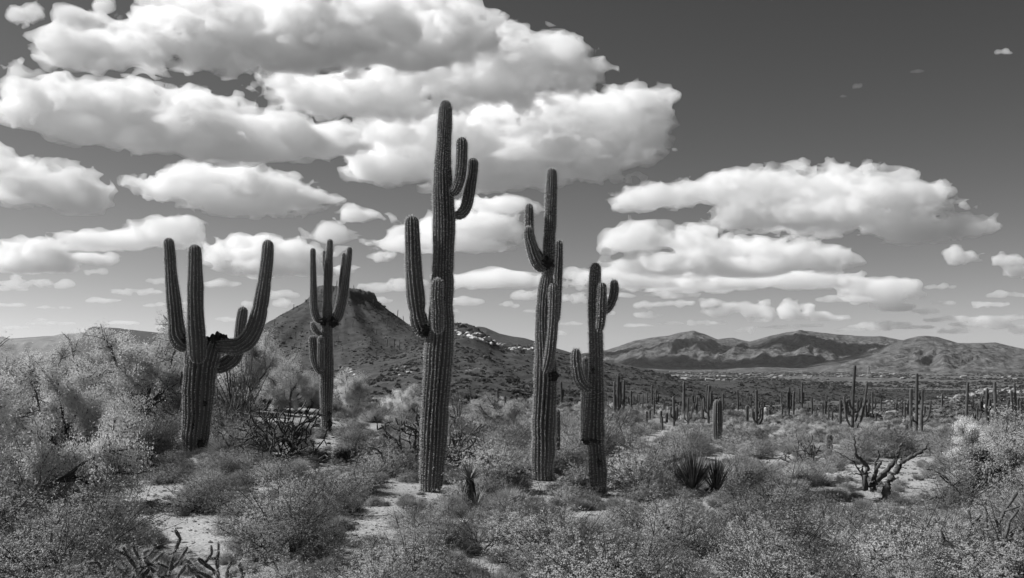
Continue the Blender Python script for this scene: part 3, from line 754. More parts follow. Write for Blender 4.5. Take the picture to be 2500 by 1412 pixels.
# --- the saguaro field down the slope: (base px, base py, [trunk points], width, [(arm points)], label)
def arm(*p): return list(p)
FIELD = [
 (1510,1020,[(1509,970),(1510,916)],7,[[(1508,1008),(1501,1000),(1500,965),(1500,931)],[(1511,1000),(1515,985),(1515,931)],[(1507,1012),(1503,1000),(1503,966)]],"many-armed saguaro just right of the shorter big one"),
 (1541,1010,[(1541,985),(1541,954)],5,[[(1540,990),(1535,984),(1534,967)],[(1542,990),(1547,984),(1547,966)]],"small three-pronged saguaro like a trident"),
 (1597,1014,[(1597,1000),(1596,977)],4,[[(1597,1006),(1601,1002),(1601,993)]],"little saguaro with one low right arm"),
 (1579,1047,[(1579,1025),(1579,1004)],5,[],"plain column saguaro, leftmost of a row of bare columns"),
 (1588,1034,[(1587,1018),(1587,1001)],4,[],"second plain column in the row of bare columns"),
 (1614,1047,[(1614,1025),(1614,1003)],5,[],"middle plain column in the row of bare columns"),
 (1617,1052,[(1617,1035),(1617,1017)],4,[],"shortest plain column in the row of bare columns"),
 (1628,1052,[(1628,1030),(1628,1009)],6,[],"thickest plain column in the row of bare columns"),
 (1645,1044,[(1645,1005),(1644,968)],6,[[(1644,1022),(1638,1014),(1638,993)],[(1646,1030),(1653,1018),(1653,994)],[(1647,1034),(1649,1020),(1649,1004)]],"saguaro with arms bunched low, right of the bare columns"),
 (1660,1018,[(1660,1000),(1660,983)],3,[],"thin pole saguaro behind the one with bunched low arms"),
 (1680,1044,[(1679,1005),(1680,971)],4,[[(1679,1030),(1672,1022),(1671,1003)],[(1680,1028),(1688,1018),(1689,996)],[(1680,1032),(1684,1022),(1684,1008)]],"candelabra saguaro with slender arms curving up"),
 (1692,1014,[(1692,990),(1691,966)],3,[],"thin distant pole right of the candelabra saguaro"),
 (1730,1034,[(1729,990),(1732,941)],6,[[(1728,1010),(1720,1000),(1718,972)],[(1729,1005),(1725,990),(1726,942)],[(1732,1002),(1738,990),(1738,960)],[(1728,1022),(1717,1018),(1716,975)],[(1731,1000),(1735,985),(1735,957)]],"crowded many-armed saguaro left of the stout young one"),
 (1714,1030,[(1714,1012),(1714,998)],4,[],"short column left of the crowded saguaro"),
 (1765,1014,[(1765,985),(1765,961)],4,[[(1765,1000),(1769,994),(1769,977)]],"saguaro peeking from behind the stout young one"),
 (1824,1040,[(1824,1015),(1824,990)],7,[],"fat column saguaro left of the pale boulders"),
 (1833,1014,[(1833,990),(1832,968)],4,[[(1832,992),(1828,988),(1828,982)]],"thin saguaro with a nub arm, above the fat column"),
 (1848,1040,[(1847,1000),(1847,952)],6,[[(1849,1012),(1853,1004),(1853,982)],[(1850,1028),(1856,1018),(1856,996)],[(1852,1040),(1860,1025),(1863,996)],[(1846,1032),(1838,1018),(1837,996)],[(1850,1044),(1842,1028),(1840,1005)]],"wide many-armed saguaro left of the pale boulders"),
 (1879,1034,[(1879,1015),(1878,999)],6,[],"dark column right in front of the pale boulders"),
 (1910,1030,[(1910,1008),(1910,985)],4,[[(1911,1020),(1916,1014),(1916,1003)]],"saguaro with one right arm, right of the pale boulders"),
 (1926,1028,[(1926,985),(1927,945)],5,[[(1926,1000),(1923,990),(1923,956)],[(1927,1000),(1931,992),(1931,962)]],"tall saguaro with two arms pressed close to its trunk"),
 (1938,1023,[(1937,985),(1939,955)],5,[[(1937,1000),(1934,992),(1934,975)]],"dark saguaro right beside the one with close arms"),
 (1958,1000,[(1958,965),(1958,934)],4,[[(1957,985),(1951,978),(1951,949)],[(1958,982),(1955,975),(1955,954)],[(1959,985),(1962,978),(1962,957)]],"slender four-stemmed saguaro on the slope"),
 (1983,1018,[(1983,992),(1982,969)],4,[[(1982,1006),(1975,1000),(1974,994)]],"saguaro with one stubby low left arm"),
 (2009,1012,[(2009,998),(2008,985)],3,[],"small twin column, left one of a pair"),
 (2016,1012,[(2016,995),(2015,979)],3,[],"small twin column, right one of a pair"),
 (2032,1032,[(2032,1018),(2032,1004)],4,[],"short column left of the giant candelabra saguaro"),
 (2052,1038,[(2052,1005),(2052,976)],6,[],"bare column right beside the giant candelabra saguaro"),
 (2081,1050,[(2082,1010),(2083,961),(2087,892)],7,[[(2077,1042),(2067,1022),(2063,995),(2061,968)],[(2092,1046),(2104,1020),(2111,984),(2117,935)],[(2084,1008),(2096,1003),(2101,985),(2104,970)],[(2080,1038),(2081,1020),(2081,1003)],[(2078,1016),(2070,1004),(2068,982)],[(2088,1030),(2093,1012),(2094,979)],[(2081,1000),(2076,990),(2073,973)]],"giant candelabra saguaro, the tallest of the right-hand field"),
 (2130,1024,[(2130,990),(2130,955)],4,[[(2129,1000),(2124,995),(2123,973)],[(2131,1000),(2137,992),(2137,972)]],"saguaro right behind the giant candelabra one"),
 (2121,1023,[(2121,1000),(2121,976)],4,[],"column between the giant candelabra saguaro and its neighbour"),
 (2151,1010,[(2151,992),(2151,975)],3,[],"thin far pole with bushes at its foot, right of the candelabra"),
 (2139,1030,[(2139,1020),(2139,1009)],4,[],"stub column below the thin far pole"),
 (2169,1063,[(2169,1050),(2169,1037)],6,[],"short dark column standing in pale bushes"),
 (2224,1064,[(2224,1005),(2224,949)],7,[],"thick straight column at the left of the tangled clump"),
 (2238,1068,[(2238,990),(2239,912)],6.5,[[(2238,1008),(2230,1004),(2228,996)],[(2240,1012),(2251,1004),(2252,952)],[(2239,985),(2246,975),(2248,968)],[(2238,1032),(2229,1026),(2228,1015)],[(2240,990),(2244,980),(2244,958)]],"tallest stem of the tangled clump with crooked side arms"),
 (2251,1072,[(2250,1035),(2250,999)],6,[[(2252,1032),(2264,1024),(2270,1002),(2273,978)],[(2252,1020),(2257,1010),(2258,990)]],"front stem of the tangled clump with one sickle arm right"),
 (2209,1034,[(2209,1005),(2209,981)],4,[[(2208,1018),(2203,1012),(2203,998)]],"forked column left behind the tangled clump"),
 (2217,1034,[(2217,1005),(2217,977)],4,[],"thin column left behind the tangled clump"),
 (2214,1064,[(2214,1050),(2214,1037)],7,[],"stubby column at the foot of the tangled clump"),
 (2361,1056,[(2360,1000),(2363,934)],6,[[(2360,1024),(2352,1014),(2352,1002)],[(2361,1030),(2358,1018),(2358,1000)]],"leaning pole saguaro with two low arms near the right rocks"),
 (2386,1042,[(2386,1020),(2385,998)],4,[[(2385,1028),(2378,1020),(2376,1008)],[(2387,1030),(2393,1020),(2394,1006)],[(2386,1034),(2382,1026),(2382,1012)]],"small bushy dark saguaro between the right-hand poles"),
 (2414,1040,[(2410,1015),(2406,996)],7,[],"short fat saguaro leaning left near the right rocks"),
 (2434,1040,[(2430,980),(2428,932)],7,[],"tall bare saguaro pole in front of the pale outcrop"),
 (2452,1028,[(2452,1010),(2451,993)],4,[],"short pole right of the tall bare one"),
 (2455,1034,[(2459,1005),(2463,976)],5,[],"saguaro leaning right near the right edge"),
 (2470,1030,[(2470,990),(2469,953)],5,[],"straight tall pole near the right edge"),
 (2482,1030,[(2480,980),(2476,935)],5,[],"tallest pole of the cluster at the right edge"),
 (2486,1031,[(2486,1000),(2485,974)],4,[],"shorter pole right of the tallest one at the right edge"),
 (2493,1032,[(2493,1005),(2492,979)],5,[],"last saguaro pole at the right edge"),
 (2449,1039,[(2449,1028),(2449,1017)],6,[],"stubby saguaro at the feet of the right-edge poles"),
 (1215,996,[(1215,972),(1215,950)],5,[],"tallest of the thin columns below the white cliff"),
 (1233,1002,[(1233,985),(1233,967)],6,[],"thick column among the thin ones below the white cliff"),
 (1202,994,[(1202,980),(1202,969)],3,[],"leftmost thin column below the white cliff"),
 (1265,1000,[(1265,988),(1265,977)],4,[],"short column right of the thick one below the white cliff"),
 (1288,1002,[(1288,990),(1288,981)],4,[],"last column below the white cliff, beside the kinked-arm saguaro"),
 (961,990,[(961,975),(961,962)],5,[],"lone column on the slope left of the tallest saguaro"),
 (1371,990,[(1371,960),(1370,932)],5,[[(1371,975),(1375,968),(1375,956)]],"distant saguaro showing between the kinked-arm and shorter saguaros"),
]
for k, (bx, by, tr, w_, arms, lab) in enumerate(FIELD):
    h = hit(bx, by, 45.0); dd = float(np.clip(h.y, 60, 240))
    w2 = w_ * 1.15
    tp = [(bx, by, w2 * .9)] + [(p[0], p[1], w2) for p in tr]
    ar = []
    for a_ in arms:
        wa = w2 * .72
        pts = [(p[0], p[1], wa * (.6 if i == 0 else 1)) for i, p in enumerate(a_)]
        s_ = 1 if (k + len(ar)) % 2 else -1
        ar.append((pts, [0] + [s_ * .25] * (len(pts) - 1)))
    saguaro(dd, (bx, by), tp, ar, lab, 400 + k * 13, near=False, group="saguaro field down the slope", nrib=10, spines=False)
# ------------------------------------------------------------------ plant prototypes (meshes shared by every copy)
def tubes(lines, k=4):
    """lines: list of (points (n,3), radii (n,)); one mesh of k-sided tapering tubes"""
    VV, QQ, off = [], [], 0
    ang = np.arange(k) / k * 2 * math.pi; ca, sa = np.cos(ang), np.sin(ang)
    for P, R in lines:
        P = np.asarray(P, float); R = np.asarray(R, float); n = len(P)
        Tn = np.gradient(P, axis=0); Tn /= np.linalg.norm(Tn, axis=1)[:, None] + 1e-9
        ref = np.where(np.abs(Tn[:, 2:3]) > 0.9, np.array([[1.0, 0, 0]]), np.array([[0, 0, 1.0]]))
        N = np.cross(Tn, ref); N /= np.linalg.norm(N, axis=1)[:, None] + 1e-9
        B = np.cross(Tn, N)
        V = P[:, None] + R[:, None, None] * (ca[None, :, None] * N[:, None] + sa[None, :, None] * B[:, None])
        i = np.arange(n - 1)[:, None] * k; j = np.arange(k)[None, :]; j2 = (j + 1) % k
        Q = np.stack([i + j, i + j2, i + k + j2, i + k + j], -1).reshape(-1, 4)
        VV.append(V.reshape(-1, 3)); QQ.append(Q + off); off += n * k
    return np.concatenate(VV), np.concatenate(QQ)

def leaves(P, size, rng, aspect=0.5, dirs=None, up=0.35):
    """small diamond leaves at points P"""
    n = len(P)
    nr = rng.standard_normal((n, 3)) * 0.5 + (0 if dirs is None else dirs); nr[:, 2] += up     # the blade faces outwards
    nr /= np.linalg.norm(nr, axis=1)[:, None]
    d = np.cross(nr, rng.standard_normal((n, 3))); d /= np.linalg.norm(d, axis=1)[:, None] + 1e-9
    s = np.cross(nr, d)
    l = (size * rng.uniform(0.6, 1.4, n))[:, None]
    V = np.stack([P - d * l * 0.5 + s * l * aspect * 0.5, P - d * l * 0.35 - s * l * aspect * 0.6, P + d * l * 0.65], 1).reshape(-1, 3)
    return V, np.arange(n * 3).reshape(-1, 3)

def blades(P0, D, L, W, rng, droop=0.3):
    """thin bent strands: two quads each"""
    n = len(P0); D = D / np.linalg.norm(D, axis=1)[:, None]
    s = np.cross(D, rng.standard_normal((n, 3))); s /= np.linalg.norm(s, axis=1)[:, None] + 1e-9
    mid = P0 + D * (L * 0.55)[:, None]
    D2 = D + rng.standard_normal((n, 3)) * 0.22 - np.array([0, 0, droop]); D2 /= np.linalg.norm(D2, axis=1)[:, None]
    tip = mid + D2 * (L * 0.45)[:, None]; w = W[:, None]
    V = np.stack([P0 - s * w, P0 + s * w, mid - s * w * 0.8, mid + s * w * 0.8, tip - s * w * 0.2, tip + s * w * 0.2], 1).reshape(-1, 3)
    b = np.arange(n)[:, None] * 6
    Q = np.concatenate([b + np.array([[0, 1, 3, 2]]), b + np.array([[2, 3, 5, 4]])])
    return V, Q

def mesh_only(name, V, Q, mat):
    me = bpy.data.meshes.new(name)
    n = len(V); m, k = Q.shape
    me.vertices.add(n); me.vertices.foreach_set("co", np.asarray(V, np.float32).ravel())
    me.loops.add(m * k); me.loops.foreach_set("vertex_index", Q.astype(np.int32).ravel())
    me.polygons.add(m); me.polygons.foreach_set("loop_start", np.arange(0, m * k, k, dtype=np.int32)); me.polygons.foreach_set("loop_total", np.full(m, k, np.int32))
    me.update(calc_edges=True); me.materials.append(mat)
    return me

def proto_leafy(seed, ntw=170, nl=55, flat=0.72, leaf=0.021, mat='leaf'):
    """low rounded bush of many twigs; radius about 1"""
    rng = np.random.default_rng(seed)
    lines, LP, LD = [], [], []
    lob = rng.standard_normal((7, 3)); lob[:, 2] = np.abs(lob[:, 2]) * .6; lob /= np.linalg.norm(lob, axis=1)[:, None]
    for k in range(ntw):
        d = rng.standard_normal(3); d[2] = abs(d[2]) * 0.9 + 0.12; d /= np.linalg.norm(d)
        ln = (0.72 + 0.34 * np.max(lob @ d) ** 3) * rng.uniform(0.72, 1.08)
        n = 5; s = np.linspace(0, 1, n)
        bend = rng.standard_normal(3) * 0.16
        P = np.array([d * ln * t_ * np.array([1, 1, flat]) + bend * t_ * t_ * ln for t_ in s]); P[:, 2] = np.maximum(P[:, 2], 0.0) + 0.0
        P[:, :2] += rng.uniform(-.05, .05, 2)
        P[0, 2] -= 0.06
        lines.append((P, np.linspace(0.008, 0.002, n)))
        m = int(nl * rng.uniform(0.6, 1.4)); t_ = rng.beta(2.6, 1.0, m)
        ns = max(4, m // 9); ts = rng.beta(2.6, 1.0, ns)                     # sprigs along the twig, leaves gathered round each
        ctr = np.stack([np.interp(ts, s, P[:, i]) for i in range(3)], 1) + rng.standard_normal((ns, 3)) * 0.05 * (0.5 + ts[:, None])
        p = ctr[rng.integers(0, ns, m)] + rng.standard_normal((m, 3)) * np.array([.018, .018, .014])
        LP.append(p); c_ = p - np.array([0, 0, .15]); LD.append(1.1 * c_ / (np.linalg.norm(c_, axis=1)[:, None] + .1))
    for k in range(22):                                                     # dry twigs standing out of the leaves
        d = rng.standard_normal(3); d[2] = abs(d[2]) * 0.8 + 0.3; d /= np.linalg.norm(d); ln = rng.uniform(0.95, 1.4)
        b_ = rng.standard_normal(3) * 0.22
        P = np.array([d * ln * t_ * np.array([1, 1, flat]) + b_ * t_ * t_ for t_ in np.linspace(0, 1, 6)])
        lines.append((P, np.linspace(0.011, 0.003, 6)))
        for j in (3, 4):
            e = d + rng.standard_normal(3) * 0.8; e /= np.linalg.norm(e)
            lines.append((np.array([P[j], P[j] + e * 0.14, P[j] + e * 0.26 + rng.standard_normal(3) * 0.03]), np.array([0.006, 0.004, 0.002])))
    LP = np.concatenate(LP); LD = np.concatenate(LD)
    keep = rng.uniform(0, 1, len(LP)) < np.clip((LP[:, 2] / flat - 0.04) / 0.26, 0.08, 1)      # bare stems below, leaves above
    LP, LD = LP[keep], LD[keep]; LP[:, 2] = np.maximum(LP[:, 2], 0.01)
    V, Q = leaves(LP, leaf, rng, 0.55, LD)
    SV, SQ = tubes(lines, 3)
    return mesh_only("foliage", V, Q, M[mat]), mesh_only("stems", SV, SQ, M['twig'])

def proto_broom(seed, n=2600, flat=0.8, mat='straw', w=0.0045):
    """fine upright broom of straw-like stems, radius about 1"""
    rng = np.random.default_rng(seed)
    d = rng.standard_normal((n, 3)); d[:, 2] = np.abs(d[:, 2]) * 1.1 + 0.35; d /= np.linalg.norm(d, axis=1)[:, None]
    c = rng.standard_normal((26, 3)); c[:, 2] = np.abs(c[:, 2]) + .4; c /= np.linalg.norm(c, axis=1)[:, None]
    d = d + 0.7 * c[rng.integers(0, 26, n)]; d /= np.linalg.norm(d, axis=1)[:, None]
    st = d * rng.uniform(0.0, 0.55, n)[:, None] * np.array([1, 1, flat]); st[:, 2] -= 0.02
    L = rng.uniform(0.35, 0.62, n)
    V, Q = blades(st, d * np.array([1, 1, flat]), L, np.full(n, w) * rng.uniform(.7, 1.5, n), rng, 0.12)
    lines = []
    for k in range(40):
        dd = d[k]; lines.append((np.array([dd * t_ * .6 * np.array([1, 1, flat]) + rng.standard_normal(3) * .01 for t_ in np.linspace(-0.05, 1, 4)]), np.linspace(.008, .002, 4)))
    SV, SQ = tubes(lines, 3)
    return mesh_only("foliage", V, Q, M[mat]), mesh_only("stems", SV, SQ, M['twig'])

def grow(rng, p, d, ln, r, lvl, spec, lines, ends):
    n = 6; pts = [p]; dd = d.copy()
    for k in range(n - 1):
        dd = dd + rng.standard_normal(3) * spec['wander'] + np.array([0, 0, spec['lift'][lvl]]); dd /= np.linalg.norm(dd)
        pts.append(pts[-1] + dd * ln / (n - 1))
    P = np.array(pts); P[:, 2] = np.maximum(P[:, 2], -0.1)
    lines[min(lvl, len(lines) - 1)].append((P, np.linspace(r, r * 0.55, n)))
    if lvl == spec['levels'] - 1:
        ends.append(P); return
    for k in range(spec['kids'][lvl]):
        t_ = rng.uniform(0.3, 1.0) if k else 1.0
        i = t_ * (n - 1); i0 = int(min(i, n - 2)); q = P[i0] + (P[i0 + 1] - P[i0]) * (i - i0)
        e = dd + rng.standard_normal(3) * spec['spread'][lvl]; e /= np.linalg.norm(e)
        grow(rng, q, e, ln * spec['ratio'][lvl] * rng.uniform(0.7, 1.2), r * 0.55, lvl + 1, spec, lines, ends)

def proto_tree(seed, limbs=4, leaf=0.035, nl=165, mat='leaf_pale', low=0.55):
    """feathery desert tree, about 1 unit tall and 1.3 wide"""
    rng = np.random.default_rng(seed)
    spec = dict(levels=4, wander=0.13, lift=[0.06, 0.05, 0.03, 0.0], kids=[4, 5, 6, 0], spread=[0.55, 0.6, 0.75, 0], ratio=[0.72, 0.6, 0.55, 0])
    lines = [[], [], []]; ends = []
    for k in range(limbs):
        a = (k + rng.uniform(-.3, .3)) / limbs * 2 * math.pi
        d = np.array([math.cos(a) * low, math.sin(a) * low, rng.uniform(0.55, 0.95)]); d /= np.linalg.norm(d)
        grow(rng, np.array([0, 0, -0.03]) + rng.standard_normal(3) * .01, d, 0.42, 0.022, 0, spec, lines, ends)
    LP, LD = [], []
    for P in ends:
        m = int(nl * rng.uniform(.5, 1.4)); t_ = rng.uniform(0, 1, m) * 5; i = np.minimum(t_.astype(int), 4)
        p = P[i] + (P[i + 1] - P[i]) * (t_ - i)[:, None] + rng.standard_normal((m, 3)) * 0.03
        LP.append(p); c_ = p - np.array([0, 0, .4]); LD.append(c_)
    LP = np.concatenate(LP); LP[:, 2] = np.maximum(LP[:, 2], .02); LD = np.concatenate(LD); LD /= np.linalg.norm(LD, axis=1)[:, None] + 1e-9
    V, Q = leaves(LP, leaf * 0.34, rng, 0.55, LD)
    z = np.percentile(V[:, 2], 98)
    TV, TQ = tubes(lines[0], 6); BV, BQ = tubes(lines[1] + lines[2], 3)
    s = 1.0 / z
    return (mesh_only("crown", V * s, Q, M[mat]), mesh_only("trunk", TV * s, TQ, M['bark']), mesh_only("branches", BV * s, BQ, M['bark']))

def proto_bare(seed, kids=(4, 4, 3), thick=0.02, mat='dead', spread=0.6):
    """leafless twiggy skeleton bush, about 1 unit tall"""
    rng = np.random.default_rng(seed)
    spec = dict(levels=4, wander=0.2, lift=[.03, .03, .02, 0], kids=list(kids) + [0], spread=[spread] * 4, ratio=[.75, .65, .6, 0])
    lines = [[], [], []]; ends = []
    for k in range(5):
        a = k / 5 * 6.28 + rng.uniform(-.5, .5); d = np.array([math.cos(a) * .7, math.sin(a) * .7, rng.uniform(.5, 1)]); d /= np.linalg.norm(d)
        grow(rng, np.array([0, 0, -.04.__float__()]), d, .42, thick, 0, spec, lines, ends)
    V1, Q1 = tubes(lines[0], 6); V2, Q2 = tubes(lines[1] + lines[2], 4)
    s = 1.0 / max(V2[:, 2].max(), .3)
    return mesh_only("stems", V1 * s, Q1, M[mat]), mesh_only("twigs", V2 * s, Q2, M[mat])

LEAFY = [proto_leafy(i, flat=f, mat=m, ntw=n, nl=l) for i, f, m, n, l in ((1, .95, 'leaf', 250, 190), (2, .8, 'leaf', 260, 180), (3, 1.0, 'leaf', 240, 195), (4, .75, 'leaf', 250, 190), (5, .9, 'leaf_dark', 240, 190), (6, 1.05, 'leaf', 220, 205), (7, .85, 'leaf_dark', 250, 185))]
PALE = [proto_leafy(i, flat=f, mat='leaf_pale', ntw=210, nl=150) for i, f in ((11, .8), (12, .7), (13, .9))]
BROOM = [proto_broom(21, 2800, .8), proto_broom(22, 2600, .7), proto_broom(23, 3000, .95)]
TREE = [proto_tree(31), proto_tree(32, limbs=5, nl=150), proto_tree(33, limbs=3, low=.8, nl=200), proto_tree(34, limbs=4, mat='leaf', low=.7, nl=150)]
BARE = [proto_bare(41, (4, 3, 3), .016), proto_bare(42, (4, 4, 3), .014), proto_bare(43, (3, 4, 3), .018)]

def plant(name, parts, loc, s, rz, flat=1.0, label=None, cat="shrub", group=None, names=None):
    root = empty(name, loc, rz); root.scale = (s, s, s * flat)
    tag(root, label, cat, group)
    for k, me in enumerate(parts):
        o = bpy.data.objects.new(names[k] if names else me.name.split('.')[0], me)
        COL.objects.link(o); o.parent = root
        if o.name.split('.')[0] in ('branches', 'twigs', 'stems', 'foliage', 'crown'): o["kind"] = "stuff"      # leaves and twigs past counting
    return root
# ------------------------------------------------------------------ plants with a place of their own
def put(px, py, lo=9.0):
    return hit(px, py, lo)
def ground_at_depth(px, d):
    x = (px - 1250.0) / F * d
    return Vector((x, d, gz(x, d)))

# feathery palo verde trees and big pale bushes: (px, depth, crown height px, width factor, proto, label)
TREES = [
 (10, 15.5, 335, .85, 2, "big sprawling feathery tree filling the left edge in front"),
 (-60, 19.0, 290, .95, 1, "pale feathery tree cut by the left edge behind the sprawling one"),
 (165, 21.5, 235, .95, 0, "pale feathery tree behind the sprawling one at left"),
 (70, 27.0, 178, 1.0, 3, "tree with grey leaves far left under the pale far range"),
 (215, 31.0, 185, .95, 1, "pale tree crown breaking the horizon above the left trees"),
 (330, 30.0, 245, 1.05, 0, "feathery tree with dark leaning trunk just left of the broken-top saguaro"),
 (400, 36.0, 180, 1.0, 2, "low pale tree right behind the broken-top saguaro's left arm"),
 (585, 37.0, 140, .8, 3, "grey tree close to the right of the broken-top saguaro"),
 (640, 41.0, 165, .95, 1, "bright feathery tree between the two left saguaros"),
 (705, 47.0, 110, .9, 0, "small bright tree left of the slim seven-armed saguaro"),
 (745, 40.0, 70, 1.0, 2, "low bright bushy tree beside the slim seven-armed saguaro's trunk"),
 (858, 44.0, 95, 1.0, 1, "bright feathery bush right of the slim seven-armed saguaro"),
 (985, 50.0, 75, 1.0, 0, "pale bush left of the tallest saguaro at mid distance"),
 (1235, 36.0, 80, 1.3, 3, "broad dark-stemmed bush between the tallest and kinked-arm saguaros"),
 (2500, 17.0, 195, 1.1, 3, "big pale feathery tree cut by the right edge"),
 (2400, 23.0, 125, 1.0, 0, "pale bushy tree left behind the one at the right edge"),
 (2310, 36.0, 58, 1.3, 3, "wide grey bush below the leaning pole saguaro"),
 (2180, 42.0, 30, 1.2, 0, "bright bush at the foot of the short dark column"),
 (2110, 50.0, 36, 1.4, 1, "bright bush right below the giant candelabra saguaro"),
 (2020, 52.0, 38, 1.4, 2, "bright bush left below the giant candelabra saguaro"),
 (1925, 44.0, 40, 1.5, 1, "wide pale bush below the pale boulders"),
 (1840, 38.0, 48, 1.3, 3, "twiggy bush right of the stout young saguaro"),
 (1650, 46.0, 30, 1.6, 0, "pale bush under the row of bare columns"),
 (1510, 40.0, 60, 1.3, 3, "dark bush just right of the shorter big saguaro"),
 (2455, 47.0, 42, 1.4, 0, "bright bush under the right-edge saguaro poles"),
]
for k, (px_, d, hp, wf, pr, lab) in enumerate(TREES):
    g = ground_at_depth(px_, d); h = hp * d / F
    o = plant("palo_verde_tree", TREE[pr], g, h, 0.9 * k + .3, label=lab, cat="tree")
    o.scale = (h * wf, h * wf, h)

# chollas: branched jointed stems, every limb its own part
def joint_chain(rng, p, d, seg, ln, r, lines, depth=0, prob=0.75):
    for k in range(seg):
        d = d + rng.standard_normal(3) * 0.5 + np.array([0, 0, 0.22]); d /= np.linalg.norm(d)
        l = ln * rng.uniform(.7, 1.25); q = p + d * l
        n = 5; t_ = np.linspace(0, 1, n)
        lines.append((p + (q - p) * t_[:, None], r * (0.72 + 0.38 * np.sin(np.clip(t_, .04, .96) * math.pi)) * (1 + .12 * np.sin(t_ * 22 + rng.uniform(0, 6)))))
        if depth < 2 and rng.uniform() < prob:
            e = d + rng.standard_normal(3) * 1.1; e /= np.linalg.norm(e)
            joint_chain(rng, q, e, max(1, seg - k - 1), ln * .8, r * .85, lines, depth + 1, prob)
        p = q

def close_ends(lines):
    return [(np.vstack([P[0], P, P[-1]]), np.concatenate([[1e-4], R, [1e-4]])) for P, R in lines]

def cholla(loc, h, label, seed, limbs=9, r=0.017, seg=5, fuzzy=False, spread=.9):
    rng = np.random.default_rng(seed)
    root = empty("cholla_cactus", loc); tag(root, label, "cholla")
    for k in range(limbs):
        a = k / limbs * 6.283 + rng.uniform(-.3, .3)
        d = np.array([math.cos(a) * spread, math.sin(a) * spread, rng.uniform(.5, 1.1)]); d /= np.linalg.norm(d)
        lines = []; joint_chain(rng, np.array([0, 0, -.05]), d, seg, h / seg * .95, r, lines)
        V, Q = tubes(close_ends(lines), 6)
        o = link_mesh("branch", V, Q, M['cholla'], root, smooth=True)
        if True:
            pts, nr = [], []
            for P, R in lines:
                m = 70 if fuzzy else 12
                t_ = rng.uniform(0, len(P) - 1.01, m); i = t_.astype(int)
                c = P[i] + (P[i + 1] - P[i]) * (t_ - i)[:, None]; dd = rng.standard_normal((m, 3)); ax = P[-1] - P[0]; ax = ax / np.linalg.norm(ax)
                dd -= (dd @ ax)[:, None] * ax; dd /= np.linalg.norm(dd, axis=1)[:, None]
                pts.append(c + dd * R[i][:, None] * .8); nr.append(dd)
            p = np.concatenate(pts); dd = np.concatenate(nr); dd = dd + rng.standard_normal(dd.shape) * .4
            l = rng.uniform(.012, .03, len(p))[:, None] * (1.3 if fuzzy else .8); s = np.cross(dd, rng.standard_normal(p.shape)); s /= np.linalg.norm(s, axis=1)[:, None]
            SV = np.stack([p + s * .0013, p - s * .0013, p + dd * l], 1).reshape(-1, 3)
            tag(link_mesh("spines", SV, np.arange(len(SV)).reshape(-1, 3), M['spine'], o), kind="stuff")
    return root
cholla(put(690, 1125), 1.75, "branching cholla with bare dark joints between the two left saguaros", 3, limbs=11, r=.019, seg=7, spread=1.4)
cholla(ground_at_depth(1008, 21.5), 1.9, "cholla with antler-like arms on the left behind the tallest saguaro", 5, limbs=7, r=.021, seg=7, spread=1.2)
cholla(ground_at_depth(1100, 21.0), 1.4, "cholla branches reaching out right behind the tallest saguaro", 15, limbs=5, r=.019, seg=6)
cholla(put(350, 1470, 6), .82, "fuzzy cholla with upright arms at the bottom left edge", 6, limbs=6, r=.02, seg=5, fuzzy=True, spread=.5)
cholla(put(560, 1475, 6), .74, "fuzzy low cholla right of the upright one at the bottom edge", 9, limbs=7, r=.02, seg=5, fuzzy=True)
cholla(put(1965, 1140), 1.0, "dark low cholla left of the pale rounded boulder", 12, limbs=6, r=.016, seg=5)
cholla(put(2350, 1245), .85, "dark low cholla in front of the right-edge tree", 17, limbs=6, r=.015, seg=5)
cholla(put(2440, 1420), 1.1, "tangled cholla in the bottom right corner", 19, limbs=6, r=.018, seg=5)

# ocotillo wands
def ocotillo(loc, h, label, seed, n=16, spread=.35):
    rng = np.random.default_rng(seed); root = empty("ocotillo", loc); tag(root, label, "ocotillo")
    for k in range(n):
        a = rng.uniform(0, 6.28); d = np.array([math.cos(a) * spread * rng.uniform(.3, 1.3), math.sin(a) * spread * rng.uniform(.3, 1.3), 1.0]); d /= np.linalg.norm(d)
        P = [np.array([0, 0, -.1])]; l = h * rng.uniform(.65, 1.1)
        for i in range(9):
            d = d + rng.standard_normal(3) * .06; d /= np.linalg.norm(d); P.append(P[-1] + d * l / 9)
        V, Q = tubes([(np.array(P), np.linspace(.02, .006, 10))], 5)
        link_mesh("wand", V, Q, M['dead'], root, smooth=True)
    return root
ocotillo(ground_at_depth(585, 29.0), 2.9, "bare ocotillo wands just right of the broken-top saguaro's trunk", 2, 24, .45)
ocotillo(ground_at_depth(545, 27.0), 1.9, "low tangle of bare wands at the broken-top saguaro's right foot", 4, 18, .7)
ocotillo(ground_at_depth(425, 27.0), 2.0, "leaning bare wands left of the broken-top saguaro's trunk", 24, 14, .8)
ocotillo(ground_at_depth(1485, 33.0), 1.7, "thin bare wands just right of the shorter big saguaro", 6, 12, .6)
ocotillo(ground_at_depth(1120, 40.0), 2.4, "thin bare wands right behind the tallest saguaro", 7, 10, .5)

